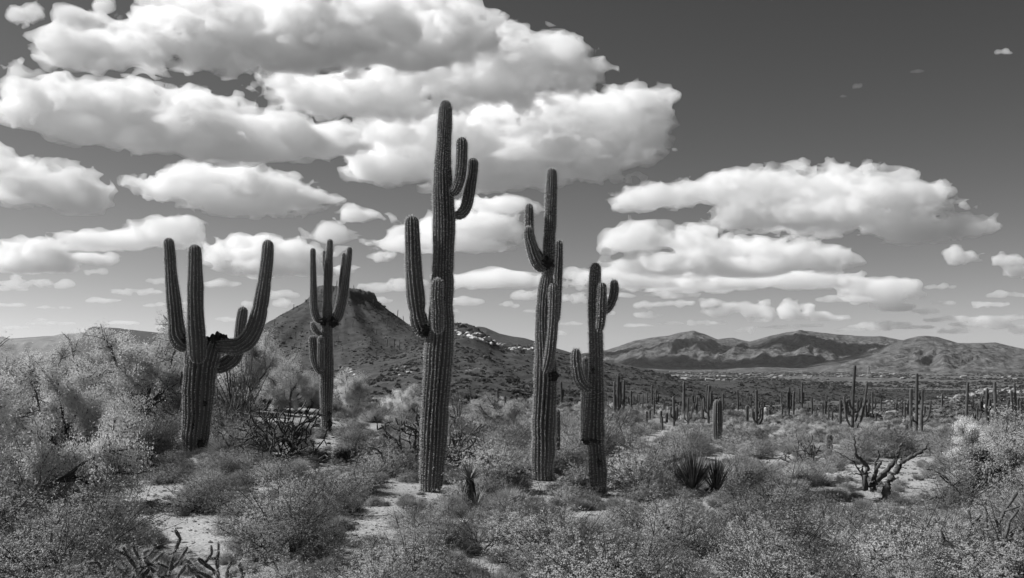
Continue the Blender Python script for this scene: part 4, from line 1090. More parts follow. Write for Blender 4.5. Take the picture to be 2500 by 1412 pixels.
# yuccas: every sword leaf a part
def leaf_blade(L, W, bend):
    n = 6; V = []
    for i in range(n):
        t_ = i / (n - 1); w_ = W * (1 - t_) ** .75 * (0.75 + .5 * min(1, t_ * 4)) + .0006; z = -bend * t_ * t_ * L
        V += [(-w_, L * t_, z + w_ * .45), (0, L * t_, z), (w_, L * t_, z + w_ * .45)]
    Q = []
    for i in range(n - 1):
        b = i * 3; Q += [(b, b + 1, b + 4, b + 3), (b + 1, b + 2, b + 5, b + 4)]
    return np.array(V), np.array(Q)
YL = [mesh_only("leaf", *leaf_blade(1.0, .019, b), M['yucca']) for b in (.0, .06, .15)]
def yucca(loc, L, label, seed, n=110, up=.9, trunk=0.0):
    rng = random.Random(seed); root = empty("yucca", loc); tag(root, label, "yucca")
    c = Vector((0, 0, trunk))
    if trunk:
        V, Q = tubes(close_ends([(np.array([(0, 0, -.1), (.01, 0, trunk * .5), (0, 0, trunk)]), np.array([.1, .085, .07]))]), 10)
        link_mesh("trunk", V, Q, M['cork'], root, smooth=True)
        for k in range(60):                                   # skirt of dead leaves hanging on the stem
            o = bpy.data.objects.new("dead_leaf", YL[2]); COL.objects.link(o); o.parent = root
            a = rng.uniform(0, 6.283); o.location = (0.06 * math.cos(a), .06 * math.sin(a), rng.uniform(.3, 1) * trunk)
            o.rotation_euler = Vector((math.cos(a) * .35, math.sin(a) * .35, -1)).to_track_quat('Y', 'Z').to_euler(); s = rng.uniform(.3, .45); o.scale = (s * 1.2, s, s)
    for k in range(n):
        o = bpy.data.objects.new("leaf", rng.choice(YL)); COL.objects.link(o); o.parent = root
        a = rng.uniform(0, 6.283); e = (k + .5) / n
        el = math.asin(min(1, .12 + (up - .12) * e + rng.uniform(-.08, .08))) if up < 1 else math.radians(46 + 44 * e)
        d = Vector((math.cos(a) * math.cos(el), math.sin(a) * math.cos(el), math.sin(el)))
        o.rotation_euler = d.to_track_quat('Y', 'Z').to_euler(); s = L * rng.uniform(.75, 1.08); o.scale = (s, s, s)
        o.location = c + d * .03
    return root
yucca(ground_at_depth(1147, 16.6), .42, "dark yucca on a short trunk right of the tallest saguaro's base", 1, 100, .97, trunk=.52)
yucca(ground_at_depth(1162, 16.3) + Vector((.0, 0, .05)), .48, "lower yucca rosette leaning against the trunked yucca", 2, 80, .9)
yucca(put(1690, 1210), .8, "left and larger of the two fan-shaped yuccas", 3, 120, 1.0)
yucca(put(1748, 1208), .7, "right and smaller of the two fan-shaped yuccas", 4, 90, 1.0)

# dead tree, right foreground
def branch_path(pts, D, r0, r1, jag, seed):
    rng = np.random.default_rng(seed)
    P = np.array([np.array(at(p[0], p[1], D + (p[2] if len(p) > 2 else 0))) for p in pts]); n = len(P) * 5
    C, t_, L = catmull(np.c_[P, np.linspace(r0, r1, len(P))], n)
    C[1:-1, :3] += rng.standard_normal((n - 2, 3)) * jag
    return C[:, :3], np.maximum(C[:, 3], .004) * (1 + .15 * rng.standard_normal(n))
DT = 17.6; q = at(2158, 1215, DT)
dead = empty("dead_tree", (q.x, q.y, gz(q.x, q.y))); tag(dead, "gnarled bare dead tree leaning right in the right foreground", "dead tree")
for k, (pts, r0, r1, nm) in enumerate([
    ([(2165,1225,0),(2163,1195,0),(2172,1172,0),(2190,1148,-.05),(2205,1128,-.1),(2232,1113,-.12),(2256,1097,-.15),(2266,1082,-.15)], .075, .012, "trunk"),
    ([(2132,1200,.2),(2135,1180,.2),(2160,1155,.15),(2183,1128,.1),(2193,1100,.1),(2203,1083,.1)], .06, .018, "branch"),
    ([(2113,1195,.3),(2110,1170,.3),(2118,1145,.3),(2105,1125,.3),(2091,1112,.3),(2088,1090,.3),(2084,1065,.3)], .05, .01, "branch"),
    ([(2128,1190,.1),(2135,1165,.1),(2140,1145,.1),(2152,1128,.1)], .045, .022, "branch"),
    ([(2118,1190,.4),(2108,1160,.4),(2106,1135,.4),(2109,1112,.4)], .035, .006, "branch"),
    ([(2190,1148,-.05),(2189,1125,0),(2195,1105,0),(2196,1095,0)], .022, .008, "branch"),
    ([(2140,1150,.2),(2137,1130,.2),(2146,1112,.2),(2143,1098,.2)], .025, .01, "branch"),
    ([(2200,1133,-.1),(2200,1118,-.1),(2210,1108,-.1)], .014, .004, "branch"),
    ([(2215,1120,-.1),(2226,1110,-.1),(2232,1100,-.1)], .014, .004, "branch"),
    ([(2120,1165,.3),(2095,1158,.3),(2072,1158,.3)], .016, .006, "branch"),
    ([(2110,1170,.3),(2085,1130,.3),(2062,1115,.3),(2038,1100,.3)], .014, .004, "branch")]):
    P, R = branch_path(pts, DT, r0, r1, .008, 60 + k)
    V, Q = tubes(close_ends([(P - np.array(dead.location), R * 1.1)]), 8)
    link_mesh(nm, V, Q, M['dead'], dead, smooth=True)

# bare twiggy bushes
for k, (px_, py_, h, lab) in enumerate([(1560,1290,.55,"bare twig bush in front of the shorter big saguaro"),(1810,1235,.7,"wiry bare bush right of the two fan-shaped yuccas"),
    (2070,1262,.42,"bare tangled bush below the dead tree"),(1880,1245,.65,"dark bare bush between the yuccas and the rounded boulder"),(820,1400,.6,"bare forked sticks at the bottom edge left of centre"),(890,1415,.55,"curved dead sticks at the bottom edge near the centre"),
    (100,1420,.9,"thin forked bare sapling in the bottom left corner"),(1380,1335,.5,"pale bare twigs in the front centre"),(2090,1345,.7,"bare twigs among leafy shrubs in the right foreground"),(750,1205,.6,"pale dead twigs below the branching cholla"),(1830,1090,.75,"bare twigs right of the stout young saguaro's foot"),(1950,1360,.6,"thin dark bare stems at lower right"),
    (1180,1345,.6,"crossed bare twigs in the front, below the trunked yucca"),(2170,1395,.5,"fallen dead branches at the bottom right")]):
    plant("bare_bush", BARE[k % 3], put(px_, py_), h, 1.3 * k, label=lab, cat="bare bush")

# boulders
def boulder(loc, r, label, seed, sq=(1, .9, .7), cat="boulder", mat='boulder', name="boulder"):
    bm = bmesh.new(); bmesh.ops.create_icosphere(bm, subdivisions=4 if label else 3, radius=1.0)
    co = np.array([v.co[:] for v in bm.verts])
    n = (fbm(co[:, 0] * 1.3 + seed, co[:, 1] * 1.3 + co[:, 2], seed, 4) - .5) * .7 + (ridged(co[:, 1] * 2 + seed * 2, co[:, 2] * 2 - co[:, 0], seed + 5, 3) - .6) * .22
    co = co * (1 + n)[:, None] * np.array(sq) * r
    for v, c in zip(bm.verts, co): v.co = c
    me = bpy.data.meshes.new(name); bm.to_mesh(me); bm.free(); me.materials.append(M[mat])
    me.polygons.foreach_set("use_smooth", np.ones(len(me.polygons), bool))
    o = bpy.data.objects.new(name, me); COL.objects.link(o); o.location = loc; o.rotation_euler = (0, 0, seed * 1.1)
    if label: tag(o, label, cat)
    return o
for k, (px_, py_, rp, sq, lab) in enumerate([
    (2032,1180,26,(1,.9,.85),"pale rounded boulder left of the dead tree"),(2080,1195,30,(1.3,1,.4),"flat pale rock slab just left of the dead tree"),
    (2340,1082,9,(1,1,.9),"small round pale stone in the right middle ground, left one of a pair"),(2352,1081,9,(1,1,1),"small round pale stone in the right middle ground, right one of a pair"),
    (2368,1060,14,(.9,.9,1.1),"upright pale boulder under the leaning pole saguaro"),(1918,1088,16,(1.3,1,.7),"low pale boulder below the field's wide pale bush"),
    (1872,1018,16,(1,.9,1.2),"tall pale boulder beside the dark column"),(1892,1022,12,(1.2,1,.6),"flat pale boulder right of the tall pale one"),
    (2146,1022,11,(1.1,1,.8),"pale boulder right of the giant candelabra saguaro"),(2180,1012,14,(1.6,1,.5),"long pale boulder left of the tangled saguaro clump"),
    (325,1020,34,(1.5,1,.35),"pale flat rock in the trees left of the broken-top saguaro"),(285,940,20,(1.4,1,.6),"pale rounded rock under the left trees"),
    (2290,1010,18,(1.5,1,.5),"pale flat boulder right of the tangled saguaro clump"),(2418,998,14,(1,1,.8),"pale boulder by the tall bare saguaro pole")]):
    h = put(px_, py_, 9 if py_ > 1030 else 60); r = rp * h.y / F
    boulder(h + Vector((0, 0, r * .1)), r, lab, k + 3, sq)

# pale cliffs and outcrops on the slopes: each one a cluster of rocks
def crag(loc, r, seed, sq, parent, mat='cliff'):
    rg = np.random.default_rng(seed); bm = bmesh.new()
    p = rg.standard_normal((22, 3)); p /= np.linalg.norm(p, axis=1)[:, None]; p *= rg.uniform(.75, 1.15, 22)[:, None]
    for c in p * np.array(sq) * r: bm.verts.new(c)
    res = bmesh.ops.convex_hull(bm, input=bm.verts)
    bmesh.ops.delete(bm, geom=[g for g in res['geom_interior'] if isinstance(g, bmesh.types.BMVert)], context='VERTS')
    bmesh.ops.subdivide_edges(bm, edges=bm.edges[:], cuts=1, fractal=.25, along_normal=.5, seed=seed)
    me = bpy.data.meshes.new("rock"); bm.to_mesh(me); bm.free(); me.materials.append(M[mat])
    o = bpy.data.objects.new("rock", me); COL.objects.link(o); o.location = loc; o.parent = parent
    return o
def outcrop(spots, label, seed, ymin=100, mat='cliff', ymax=1200):
    rng = np.random.default_rng(seed); pts = []
    for (px_, py_, rp) in spots:
        h = hit_land(px_, py_, ymin, ymax)
        if h is not None: pts.append((h, rp))
    if not pts: return
    c = pts[0][0]; root = empty("rock_outcrop", c); tag(root, label, "rock outcrop")
    for k, (h, rp) in enumerate(pts):
        r = rp * h.y / F
        crag(h - c - Vector((0, 0, r * .15)), r, seed * 7 + k, (1 + rng.uniform(0, .6), .8, rng.uniform(.6, 1.2)), root, mat)
rr_ = random.Random(3)
outcrop([(1112 + i * 6.6 + rr_.uniform(-2, 2), 808 + i * 1.9 + rr_.uniform(-5, 7), rr_.uniform(5, 9)) for i in range(18)] + [(1120 + i * 11, 818 + i * 3, rr_.uniform(4, 7)) for i in range(8)], "white cliff band on the ridge right of the tallest saguaro", 2, 300, mat="white_rock")
outcrop([(1238 + i * 6, 852 + rr_.uniform(-3, 3), rr_.uniform(3, 6)) for i in range(11)], "low pale rock band at the right end of the ridge", 3, 300, mat="white_rock")
outcrop([(850 + rr_.uniform(-8, 18), 900 + i * 2.6, rr_.uniform(3, 6)) for i in range(10)], "white rock scar on the slope right of the slim saguaro", 4, 150, mat="white_rock")
outcrop([(960 + i * 5, 908 + rr_.uniform(-12, 8), rr_.uniform(2.5, 5)) for i in range(10)], "scattered pale rocks on the slope left of the tallest saguaro", 5, 150, mat="white_rock")
outcrop([(1140 + i * 4, 903 + rr_.uniform(-6, 6), rr_.uniform(2, 4)) for i in range(9)], "pale rocks on the ridge slope right of the tallest saguaro", 6, 150)
outcrop([(2330 + i * 5.4 + rr_.uniform(-3, 3), 975 - min(i, 14) * 1.6 + rr_.uniform(-6, 10), rr_.uniform(7, 13)) for i in range(34)], "long pale rock outcrop behind the right-edge saguaro poles", 7, 260, ymax=900)
outcrop([(2290 + i * 7, 975 + rr_.uniform(-4, 4), rr_.uniform(4, 7)) for i in range(7)], "low pale rocks at the left foot of the long outcrop", 8, 260, ymax=900)
outcrop([(2160 + i * 6, 985 + rr_.uniform(-5, 5), rr_.uniform(3, 6)) for i in range(9)], "pale rocks on the plain behind the tangled saguaro clump", 9, 200, ymax=900)

# ------------------------------------------------------------------ shrubs of the foreground
SAND = [(330,1188,98,34),(420,1278,78,17),(475,1340,66,38),(530,1250,25,12),(915,1270,50,20),(985,1195,45,22),(690,1018,74,18),(790,1082,36,8),(930,1050,36,8),(1900,1120,36,18),(1760,1115,60,7),(2255,1190,42,16),(2080,1150,34,16),(2175,1148,70,32),(2250,1115,26,9),(1570,1085,26,10),(1620,1065,26,7),(540,1390,60,12),(1310,1085,24,8),(300,1150,30,10)]
KEEP = [(1053,1197,34),(476,1105,30),(798,1066,48),(1324,1172,28),(1460,1206,22),(1147,1250,28),(1690,1205,44),(1748,1205,40),(2150,1205,70),(2032,1170,26),(690,1110,45),(2026,1107,26),(1752,1082,16),(1890,1100,10),(350,1380,50),(560,1385,60)]
LAND = {"the tallest saguaro's base":(1053,1195),"the broken-top saguaro's base":(476,1105),"the slim seven-armed saguaro's base":(798,1066),"the kinked-arm saguaro's base":(1324,1172),"the shorter big saguaro's base":(1462,1206),"the trunked yucca":(1150,1230),"the two fan-shaped yuccas":(1720,1180),"the dead tree":(2150,1190),"the pale rounded boulder":(2032,1170),"the branching cholla":(690,1090),"the stout young saguaro":(1752,1060),"the upright fuzzy cholla":(350,1390),"the low fuzzy cholla":(560,1390),"the sandy clearing at left":(330,1195),"the sandy gap near the centre":(920,1275),"the left edge":(0,1250),"the right edge":(2500,1300),"the bottom right corner":(2480,1400),"the bottom left corner":(20,1400),"the bottom edge's middle":(1250,1410),"the short young saguaro":(2026,1090),"the sandy patch at right":(2255,1190)}
rng = np.random.default_rng(77)
placed = []
def try_shrub(x, y, r):
    for (a_, b_, c_) in placed:
        if (a_ - x) ** 2 + (b_ - y) ** 2 < (0.8 * (r + c_)) ** 2: return False
    return True
def blocked(x, y, r):
    z = gz(x, y); px_, py_ = 1250 + x / y * F, HY - z / y * F; rp = r * F / y
    for (a_, b_, c_, d_) in SAND:
        if ((px_ - a_) / (c_ * .8 + rp * .65)) ** 2 + ((py_ - rp * .45 - b_) / (d_ * .8 + rp * .42)) ** 2 < 1: return True
    for (a_, b_, c_) in KEEP:
        if py_ >= b_ - 4 and abs(px_ - a_) < c_ * .6 + rp * .7 and py_ - 1.15 * rp < b_ - 12: return True
        if abs(px_ - a_) < c_ + rp * .25 and abs(py_ - b_) < 14: return True
    return False
want = []
for rad, num in ((.86, 420), (.66, 700), (.48, 1200), (.32, 900)):
    for _ in range(num):
        y = math.sqrt(rng.uniform(9.2 ** 2, 33.0 ** 2)); t_ = rng.uniform(-.56, .56); x = t_ * y
        r = rad * rng.uniform(.85, 1.2)
        if blocked(x, y, r) or not try_shrub(x, y, r): continue
        placed.append((x, y, r))
placed.sort(key=lambda p: -p[2] / p[1])
inview = [p for p in placed if abs(p[0] / p[1]) < .545]
labels = []
items = []
for k, (x, y, r) in enumerate(inview[:300]):
    v = rng.uniform(); cl = vnoise(np.array([x * .22 + 7]), np.array([y * .22]), 55)[0]
    kind = 'broom' if r < .55 and (v < .06 + .12 * (y > 15) + .3 * (y > 21)) else ('pale' if v > .93 and y > 16 else 'leafy')
    z = gz(x, y); px_, py_ = 1250 + x / y * F, HY - (z + r * .4) / y * F
    nm, lp = min(LAND.items(), key=lambda q: (q[1][0] - px_) ** 2 + ((q[1][1] - py_) * 1.6) ** 2)
    dx_, dy_ = px_ - lp[0], py_ - lp[1]
    if abs(dx_) > abs(dy_) * 1.3: rel = "left of" if dx_ < 0 else "right of"
    else: rel = "in front of" if dy_ > 0 else "behind"
    look = {'broom': "straw-like shrub", 'pale': "pale leafy shrub", 'leafy': "leafy rounded shrub"}[kind]
    size = "big" if r > .66 else ("mid-sized" if r > .4 else "small")
    items.append((look, size, rel, nm, math.hypot(dx_, dy_), x, y, r, kind))
ORD = ["nearest", "second nearest", "third nearest", "fourth nearest", "fifth nearest", "sixth nearest", "seventh nearest", "eighth nearest", "ninth nearest", "tenth nearest", "eleventh nearest", "twelfth nearest"] + ["%dth nearest" % i for i in range(13, 60)]
by = {}
for it in items: by.setdefault(it[:4], []).append(it)
for key, lst in by.items():
    lst.sort(key=lambda q: q[4])
    for i, (look, size, rel, nm, dd, x, y, r, kind) in enumerate(lst):
        lab = ("%s %s %s %s" % (size, look, rel, nm)) if len(lst) == 1 else ("%s %s %s %s, %s" % (size, look, rel, nm, ORD[i]))
        pool = {'broom': BROOM, 'pale': PALE, 'leafy': LEAFY}[kind]
        pr = pool[int(rng.integers(0, len(pool)))]
        plant({'broom': "broom_shrub", 'pale': "pale_shrub", 'leafy': "leafy_shrub"}[kind], pr, (x, y, gz(x, y) - .02), r * 1.12, rng.uniform(0, 6.28), rng.uniform(.72, 1.05), lab, "shrub", "low shrubs of the foreground")

# ------------------------------------------------------------------ scrub and gravel past counting
def scatter(name, pts, scl, protos, label, cat, seed, zs=1.0):
    """one object: a cloud of points that a node group fills with plants"""
    me = bpy.data.meshes.new(name); n = len(pts)
    me.vertices.add(n); me.vertices.foreach_set("co", np.asarray(pts, np.float32).ravel())
    a_ = me.attributes.new("size", 'FLOAT', 'POINT'); a_.data.foreach_set("value", np.asarray(scl, np.float32))
    o = bpy.data.objects.new(name, me); COL.objects.link(o)
    col = bpy.data.collections.new(name + "_kinds")
    for me2 in protos:
        p = bpy.data.objects.new("kind", me2); col.objects.link(p)
    ng = bpy.data.node_groups.new(name, 'GeometryNodeTree')
    ng.interface.new_socket("Geometry", in_out='INPUT', socket_type='NodeSocketGeometry'); ng.interface.new_socket("Geometry", in_out='OUTPUT', socket_type='NodeSocketGeometry')
    N = ng.nodes; gi = N.new("NodeGroupInput"); go = N.new("NodeGroupOutput")
    ci = N.new("GeometryNodeCollectionInfo"); ci.inputs["Collection"].default_value = col; ci.inputs["Separate Children"].default_value = True; ci.inputs["Reset Children"].default_value = True
    ip = N.new("GeometryNodeInstanceOnPoints"); ip.inputs["Pick Instance"].default_value = True
    ri = N.new("FunctionNodeRandomValue"); ri.data_type = 'INT'; ri.inputs[4].default_value = 0; ri.inputs[5].default_value = len(protos) - 1; ri.inputs["Seed"].default_value = seed
    rv = N.new("FunctionNodeRandomValue"); rv.data_type = 'FLOAT_VECTOR'; rv.inputs[0].default_value = (-.12, -.12, 0); rv.inputs[1].default_value = (.12, .12, 6.283); rv.inputs["Seed"].default_value = seed + 1
    at_ = N.new("GeometryNodeInputNamedAttribute"); at_.data_type = 'FLOAT'; at_.inputs["Name"].default_value = "size"
    vm = N.new("ShaderNodeVectorMath"); vm.operation = 'SCALE'; vm.inputs[0].default_value = (1, 1, zs)
    ng.links.new(at_.outputs[0], vm.inputs["Scale"]); ng.links.new(gi.outputs[0], ip.inputs["Points"]); ng.links.new(ci.outputs[0], ip.inputs["Instance"])
    ng.links.new(ri.outputs[2], ip.inputs["Instance Index"]); ng.links.new(rv.outputs[0], ip.inputs["Rotation"]); ng.links.new(vm.outputs[0], ip.inputs["Scale"])
    ng.links.new(ip.outputs[0], go.inputs[0])
    o.modifiers.new("scatter", 'NODES').node_group = ng
    return tag(o, label, cat, kind="stuff")
def merge(mats_meshes, name):
    VV, QQ, mi, off, mats = [], [], [], 0, []
    for me in mats_meshes:
        v = np.empty(len(me.vertices) * 3, np.float32); me.vertices.foreach_get("co", v); v = v.reshape(-1, 3)
        q = np.empty(len(me.loops), np.int32); me.loops.foreach_get("vertex_index", q); q = q.reshape(len(me.polygons), -1)
        if q.shape[1] == 4: q = np.concatenate([q[:, [0, 1, 2]], q[:, [0, 2, 3]]])
        VV.append(v); QQ.append(q + off); off += len(v); mi.append(np.full(len(q), len(mats), np.int32)); mats.append(me.materials[0])
    out = mesh_only(name, np.concatenate(VV), np.concatenate(QQ), mats[0])
    for m_ in mats[1:]: out.materials.append(m_)
    out.polygons.foreach_set("material_index", np.concatenate(mi))
    for me in mats_meshes:
        if me.users == 0: bpy.data.meshes.remove(me)
    return out
S_LEAFY = [merge(LEAFY[i], "bush") for i in (0, 3, 4)]; S_PALE = [merge(PALE[0], "bush")]; S_BROOM = [merge(p, "bush") for p in BROOM[:2]]; S_TREE = [merge(proto_tree(38, nl=60), "bush"), merge(proto_tree(39, nl=60, mat='leaf'), "bush")]
# light-weight bushes for the slopes
def proto_far(seed, mat, n=260):
    r_ = np.random.default_rng(seed); d = r_.standard_normal((n, 3)); d[:, 2] = np.abs(d[:, 2]); d /= np.linalg.norm(d, axis=1)[:, None]
    P = d * r_.uniform(.45, 1, n)[:, None] * np.array([1, 1, .8]) * (1 + .25 * np.sin(d[:, 0:1] * 5 + seed))
    V, Q = leaves(P - d * .1, .34, r_, .8); return mesh_only("bush", V, Q, M[mat])
FAR = [proto_far(i, 'leaf_hill') for i in range(1, 6)] + [proto_far(6, 'leaf_dark')]

rest = [(x, y, r) for (x, y, r) in inview[300:]] + [p for p in placed if abs(p[0] / p[1]) >= .545]
if rest:
    scatter("small_leafy_shrubs", [(x, y, gz(x, y) - .02) for x, y, r in rest], [r * 1.1 for x, y, r in rest], S_LEAFY + S_BROOM[:1], "small shrubs filling the gaps of the foreground", "shrubs", 3)
# ground cover under and between the bushes
def pts_in(y0, y1, n, half, seed, pw=2.0):
    r_ = np.random.default_rng(seed); y = (r_.uniform(y0 ** pw, y1 ** pw, n)) ** (1 / pw); x = r_.uniform(-half, half, n) * y
    return x, y, r_
def px_of(x, y, z): return 1250 + x / y * F, HY - z / y * F
def clear_mask(x, y, z, grow_=0.0):
    px_, py_ = px_of(x, y, z); ok = np.ones(len(x), bool)
    for a_, b_, c_, d_ in SAND: ok &= ((px_ - a_) / (c_ + grow_)) ** 2 + ((py_ - b_) / (d_ + grow_ * .4)) ** 2 > 1
    return ok
x, y, r_ = pts_in(8.5, 36, 2900, .57, 61); z = ground_z(x, y); ok = clear_mask(x, y, z, 6)
scatter("ground_cover", np.c_[x, y, z - .01][ok], r_.uniform(.1, .26, len(x))[ok], S_LEAFY + S_BROOM, "low weeds and seedlings between the shrubs", "ground cover", 5)
x, y, r_ = pts_in(31, 75, 2200, .58, 62); z = ground_z(x, y); ok = clear_mask(x, y, z, 18)
px_, py_ = px_of(x, y, z); ok &= ~((np.abs(px_ - 798) < 60) & (py_ > 1052)) & ~((np.abs(px_ - 1752) < 40) & (py_ > 1060)) & ~((np.abs(px_ - 2026) < 40) & (py_ > 1085))
cl = fbm(x * .12, y * .12, 5, 3); ok &= cl > .3
scatter("middle_scrub", np.c_[x, y, z - .03][ok], r_.uniform(.3, .75, len(x))[ok], S_LEAFY + S_BROOM + S_PALE, "scrub bushes covering the middle ground", "scrub", 7)
x, y, r_ = pts_in(60, 260, 4200, .58, 63); z = land_z(x, y)
scatter("slope_scrub", np.c_[x, y, z - .05], r_.uniform(.35, .75, len(x)) * np.clip(y / 130, .9, 1.5), S_LEAFY[1:] + S_PALE + S_BROOM[:1], "desert scrub on the slope among the far saguaros", "scrub", 9)
x, y, r_ = pts_in(90, 240, 240, .58, 67); z = land_z(x, y)
scatter("far_palo_verde", np.c_[x, y, z - .05], r_.uniform(.8, 1.35, len(x)) * np.clip(y / 140, .8, 1.5), S_TREE, "small trees among the far saguaros", "trees", 10)
x, y, r_ = pts_in(180, 1150, 70000, .58, 64, 1.3); z = land_z(x, y); ok = (fbm(x * .03, y * .03, 6, 4) > r_.uniform(.25, .6, len(x)))
scatter("hill_scrub", np.c_[x, y, z - .1][ok], (r_.gamma(3.0, .15, len(x)) + .2)[ok], FAR, "dark scrub dotted over the mesa and ridge", "scrub", 11)
x, y, r_ = pts_in(1100, 4500, 16000, .6, 65, 1.4); z = ground_z(x, y); ok = fbm(x * .004, y * .002, 16, 4) > .42
scatter("valley_scrub", np.c_[x, y, z - .2][ok], r_.uniform(2.0, 5.0, len(x))[ok], FAR[:3], "dark trees and scrub of the valley plain", "scrub", 13, .7)
# tiny skyline saguaros on the mesa
x, y, r_ = pts_in(700, 960, 260, .4, 66); z = land_z(x, y); ok = mesa_s(x, y) > ground_z(x, y)
V, Q, _, _ = stem_mesh(np.array([(0, 0, -.3, .3), (0, 0, 3, .34), (0, 0, 6, .28)]), 6, 2, .8, 1)
scatter("mesa_saguaros", np.c_[x, y, z][ok], r_.uniform(.6, 1.2, ok.sum()), [mesh_only("column", V, Q, M['saguaro_far'])], "tiny saguaros dotting the flanks of the mesa", "saguaros", 15)
# the far end of the saguaro stand, too small and dense to tell apart
def mini(seed, arms):
    r2 = random.Random(seed); VV, QQ, off = [], [], 0
    paths = [np.array([(0, 0, -.3, .22), (0, 0, 3, .25), (0, 0, 6.2, .2)])]
    for k in range(arms):
        a_ = r2.uniform(0, 6.28); h0 = r2.uniform(1.4, 3); rr2 = r2.uniform(.5, .9); tp = h0 + r2.uniform(1, 3); c_, s_ = math.cos(a_), math.sin(a_)
        paths.append(np.array([(c_ * .1, s_ * .1, h0, .12), (c_ * rr2 * .8, s_ * rr2 * .8, h0 + .1, .17), (c_ * rr2, s_ * rr2, h0 + .6, .18), (c_ * rr2 * 1.05, s_ * rr2 * 1.05, tp, .15)]))
    for i, P in enumerate(paths):
        V, Q, _, _ = stem_mesh(P, 6, 2, .5, seed + i); VV.append(V); QQ.append(Q + off); off += len(V)
    return mesh_only("column", np.concatenate(VV), np.concatenate(QQ), M['saguaro_far'])
MINI = [mini(1, 0), mini(2, 2), mini(3, 4), mini(4, 1), mini(5, 3)]
r_ = np.random.default_rng(90)
ST = []
for k in range(46):
    yy = r_.uniform(170, 340); ST.append((r_.uniform(.09, .54), yy, int(r_.integers(0, 5)), r_.uniform(.35, 1.05)))
ST.sort()
NTH = lambda n: "%d%s" % (n, "th" if 10 < n % 100 < 14 else {1: "st", 2: "nd", 3: "rd"}.get(n % 10, "th"))
for k, (tt_, yy, pi, s_) in enumerate(ST):
    xx = tt_ * yy
    o = bpy.data.objects.new("far_saguaro", MINI[pi]); COL.objects.link(o)
    o.location = (xx, yy, float(land_z(np.array([xx]), np.array([yy]))[0])); o.scale = (s_ * 1.15, s_ * 1.15, s_); o.rotation_euler = (r_.uniform(-.05, .05), r_.uniform(-.05, .05), r_.uniform(0, 6.28))
    tag(o, "tiny far %s saguaro, %s from the left in the distant stand" % (["armless", "two-armed", "four-armed", "one-armed", "three-armed"][pi], NTH(k + 1)), "saguaro", "far saguaro stand")
# gravel on the open sand
def pebble(seed):
    bm = bmesh.new(); bmesh.ops.create_icosphere(bm, subdivisions=1, radius=1.0); r2 = random.Random(seed)
    for v in bm.verts: v.co *= r2.uniform(.7, 1.2); v.co.z *= .6
    me = bpy.data.meshes.new("pebble"); bm.to_mesh(me); bm.free(); me.materials.append(M['boulder'] if seed % 2 else M['dead']); return me
x, y, r_ = pts_in(9, 30, 26000, .57, 68); z = ground_z(x, y)
scatter("gravel", np.c_[x, y, z], r_.gamma(1.6, .009, len(x)) + .004, [pebble(i) for i in range(4)], "gravel and litter strewn over the sand", "gravel", 17)
x, y, r_ = pts_in(9, 30, 700, .57, 71); z = ground_z(x, y)
scatter("dry_litter", np.c_[x, y, z - .01], r_.uniform(.05, .13, len(x)), [merge(BARE[1], "litter")] + S_BROOM[:1], "dry twigs and tufts littering the sand", "litter", 23, .45)
# houses and rocks of the far valley
bx = [(-1, -1, 0), (1, -1, 0), (1, 1, 0), (-1, 1, 0), (-1, -1, .55), (1, -1, .55), (1, 1, .55), (-1, 1, .55)]
hv = np.array(bx + [(0, -1, .8), (0, 1, .8)], float)
hq = np.array([(0, 1, 5, 4), (1, 2, 6, 5), (2, 3, 7, 6), (3, 0, 4, 7), (4, 5, 8, 8), (5, 6, 9, 8), (6, 7, 9, 9), (7, 4, 8, 9)])
hme = bpy.data.meshes.new("house"); hme.from_pydata([tuple(v) for v in hv], [], [(0, 1, 5, 4), (1, 2, 6, 5), (2, 3, 7, 6), (3, 0, 4, 7), (4, 5, 8), (5, 6, 9, 8), (6, 7, 9), (7, 4, 8, 9)]); hme.materials.append(M['house'])
x, y, r_ = pts_in(1500, 4800, 700, .6, 69, 1.3); ok = (x / y > .08) & (fbm(x * .003, y * .0012, 26, 3) > .47); z = ground_z(x, y)
scatter("valley_houses", np.c_[x, y, z][ok], r_.uniform(3, 7, ok.sum()), [hme], "pale houses strewn over the far valley", "houses", 19, .8)
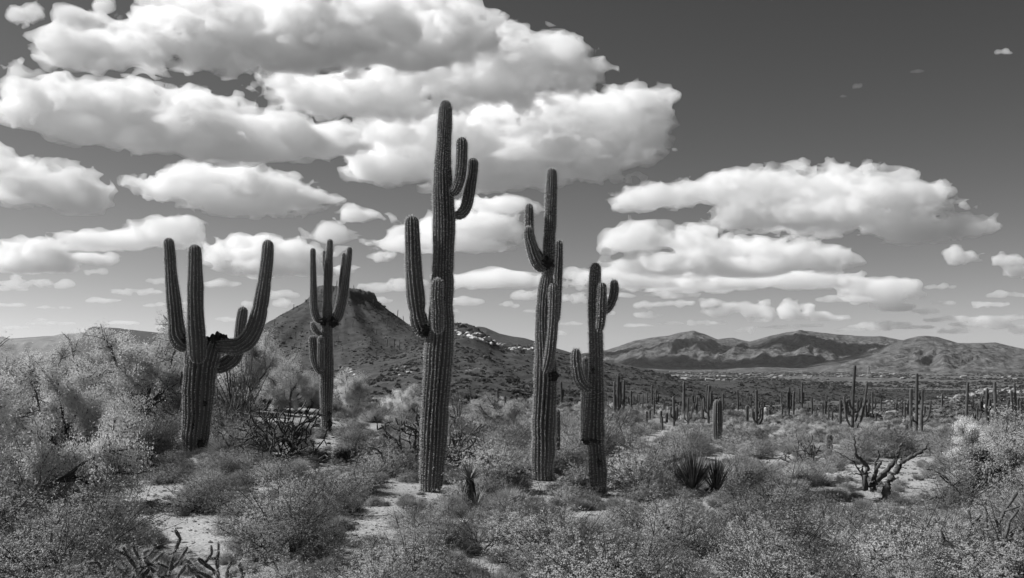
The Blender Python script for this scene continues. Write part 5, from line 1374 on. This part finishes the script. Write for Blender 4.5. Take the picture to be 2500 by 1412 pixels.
# power-line tower on the plain
TD = 2100.0; tq = at(2121, 955, TD); tb = np.array([tq.x, tq.y, gz(tq.x, tq.y)])
tw = empty("power_tower", tb); tag(tw, "faint steel lattice power tower on the plain behind the candelabra saguaro", "power tower")
TH = (HY - 893) / F * TD - tb[2]
def lat(w_, z_): return [(-w_, -w_, z_), (w_, -w_, z_), (w_, w_, z_), (-w_, w_, z_)]
lev = [(5.0, 0), (3.6, .3 * TH), (2.2, .55 * TH), (1.2, .75 * TH), (.8, TH)]
for c in range(4):
    V, Q = tubes([(np.array([lat(*l)[c] for l in lev]), np.full(5, .28))], 4); link_mesh("leg", V, Q, M['steel'], tw)
ls = []
for (a_, b_) in zip(lev[:-1], lev[1:]):
    A1, B1 = lat(*a_), lat(*b_)
    for c in range(4):
        ls += [(np.array([A1[c], B1[(c + 1) % 4]]), np.full(2, .18)), (np.array([A1[(c + 1) % 4], B1[c]]), np.full(2, .18)), (np.array([B1[c], B1[(c + 1) % 4]]), np.full(2, .18))]
V, Q = tubes(ls, 4); link_mesh("lattice", V, Q, M['steel'], tw)
for f_ in (.72, .84, .95):
    V, Q = tubes([(np.array([(-7, 0, f_ * TH), (0, 0, f_ * TH + .8), (7, 0, f_ * TH)]), np.array([.15, .3, .15]))], 4); link_mesh("crossarm", V, Q, M['steel'], tw)

# ------------------------------------------------------------------ haze over the valley
bmh = bmesh.new(); bmesh.ops.create_cube(bmh, size=1.0)
for vv_ in bmh.verts:
    vv_.co = Vector((vv_.co.x * 170000.0, 25000.0 + vv_.co.y * 80000.0, 125.0 + vv_.co.z * 390.0))
hm = bpy.data.meshes.new("haze"); bmh.to_mesh(hm); bmh.free()
mh = bpy.data.materials.new("haze_air"); mh.use_nodes = True; nn = mh.node_tree; nn.nodes.clear()
ho = nn.nodes.new("ShaderNodeOutputMaterial"); hv_ = nn.nodes.new("ShaderNodeVolumePrincipled")
hv_.inputs["Color"].default_value = (.9, .9, .9, 1); hv_.inputs["Density"].default_value = 1.6e-5; hv_.inputs["Anisotropy"].default_value = 0.2
nn.links.new(hv_.outputs[0], ho.inputs["Volume"]); hm.materials.append(mh)
haze = bpy.data.objects.new("haze", hm); COL.objects.link(haze); tag(haze, kind="stuff")
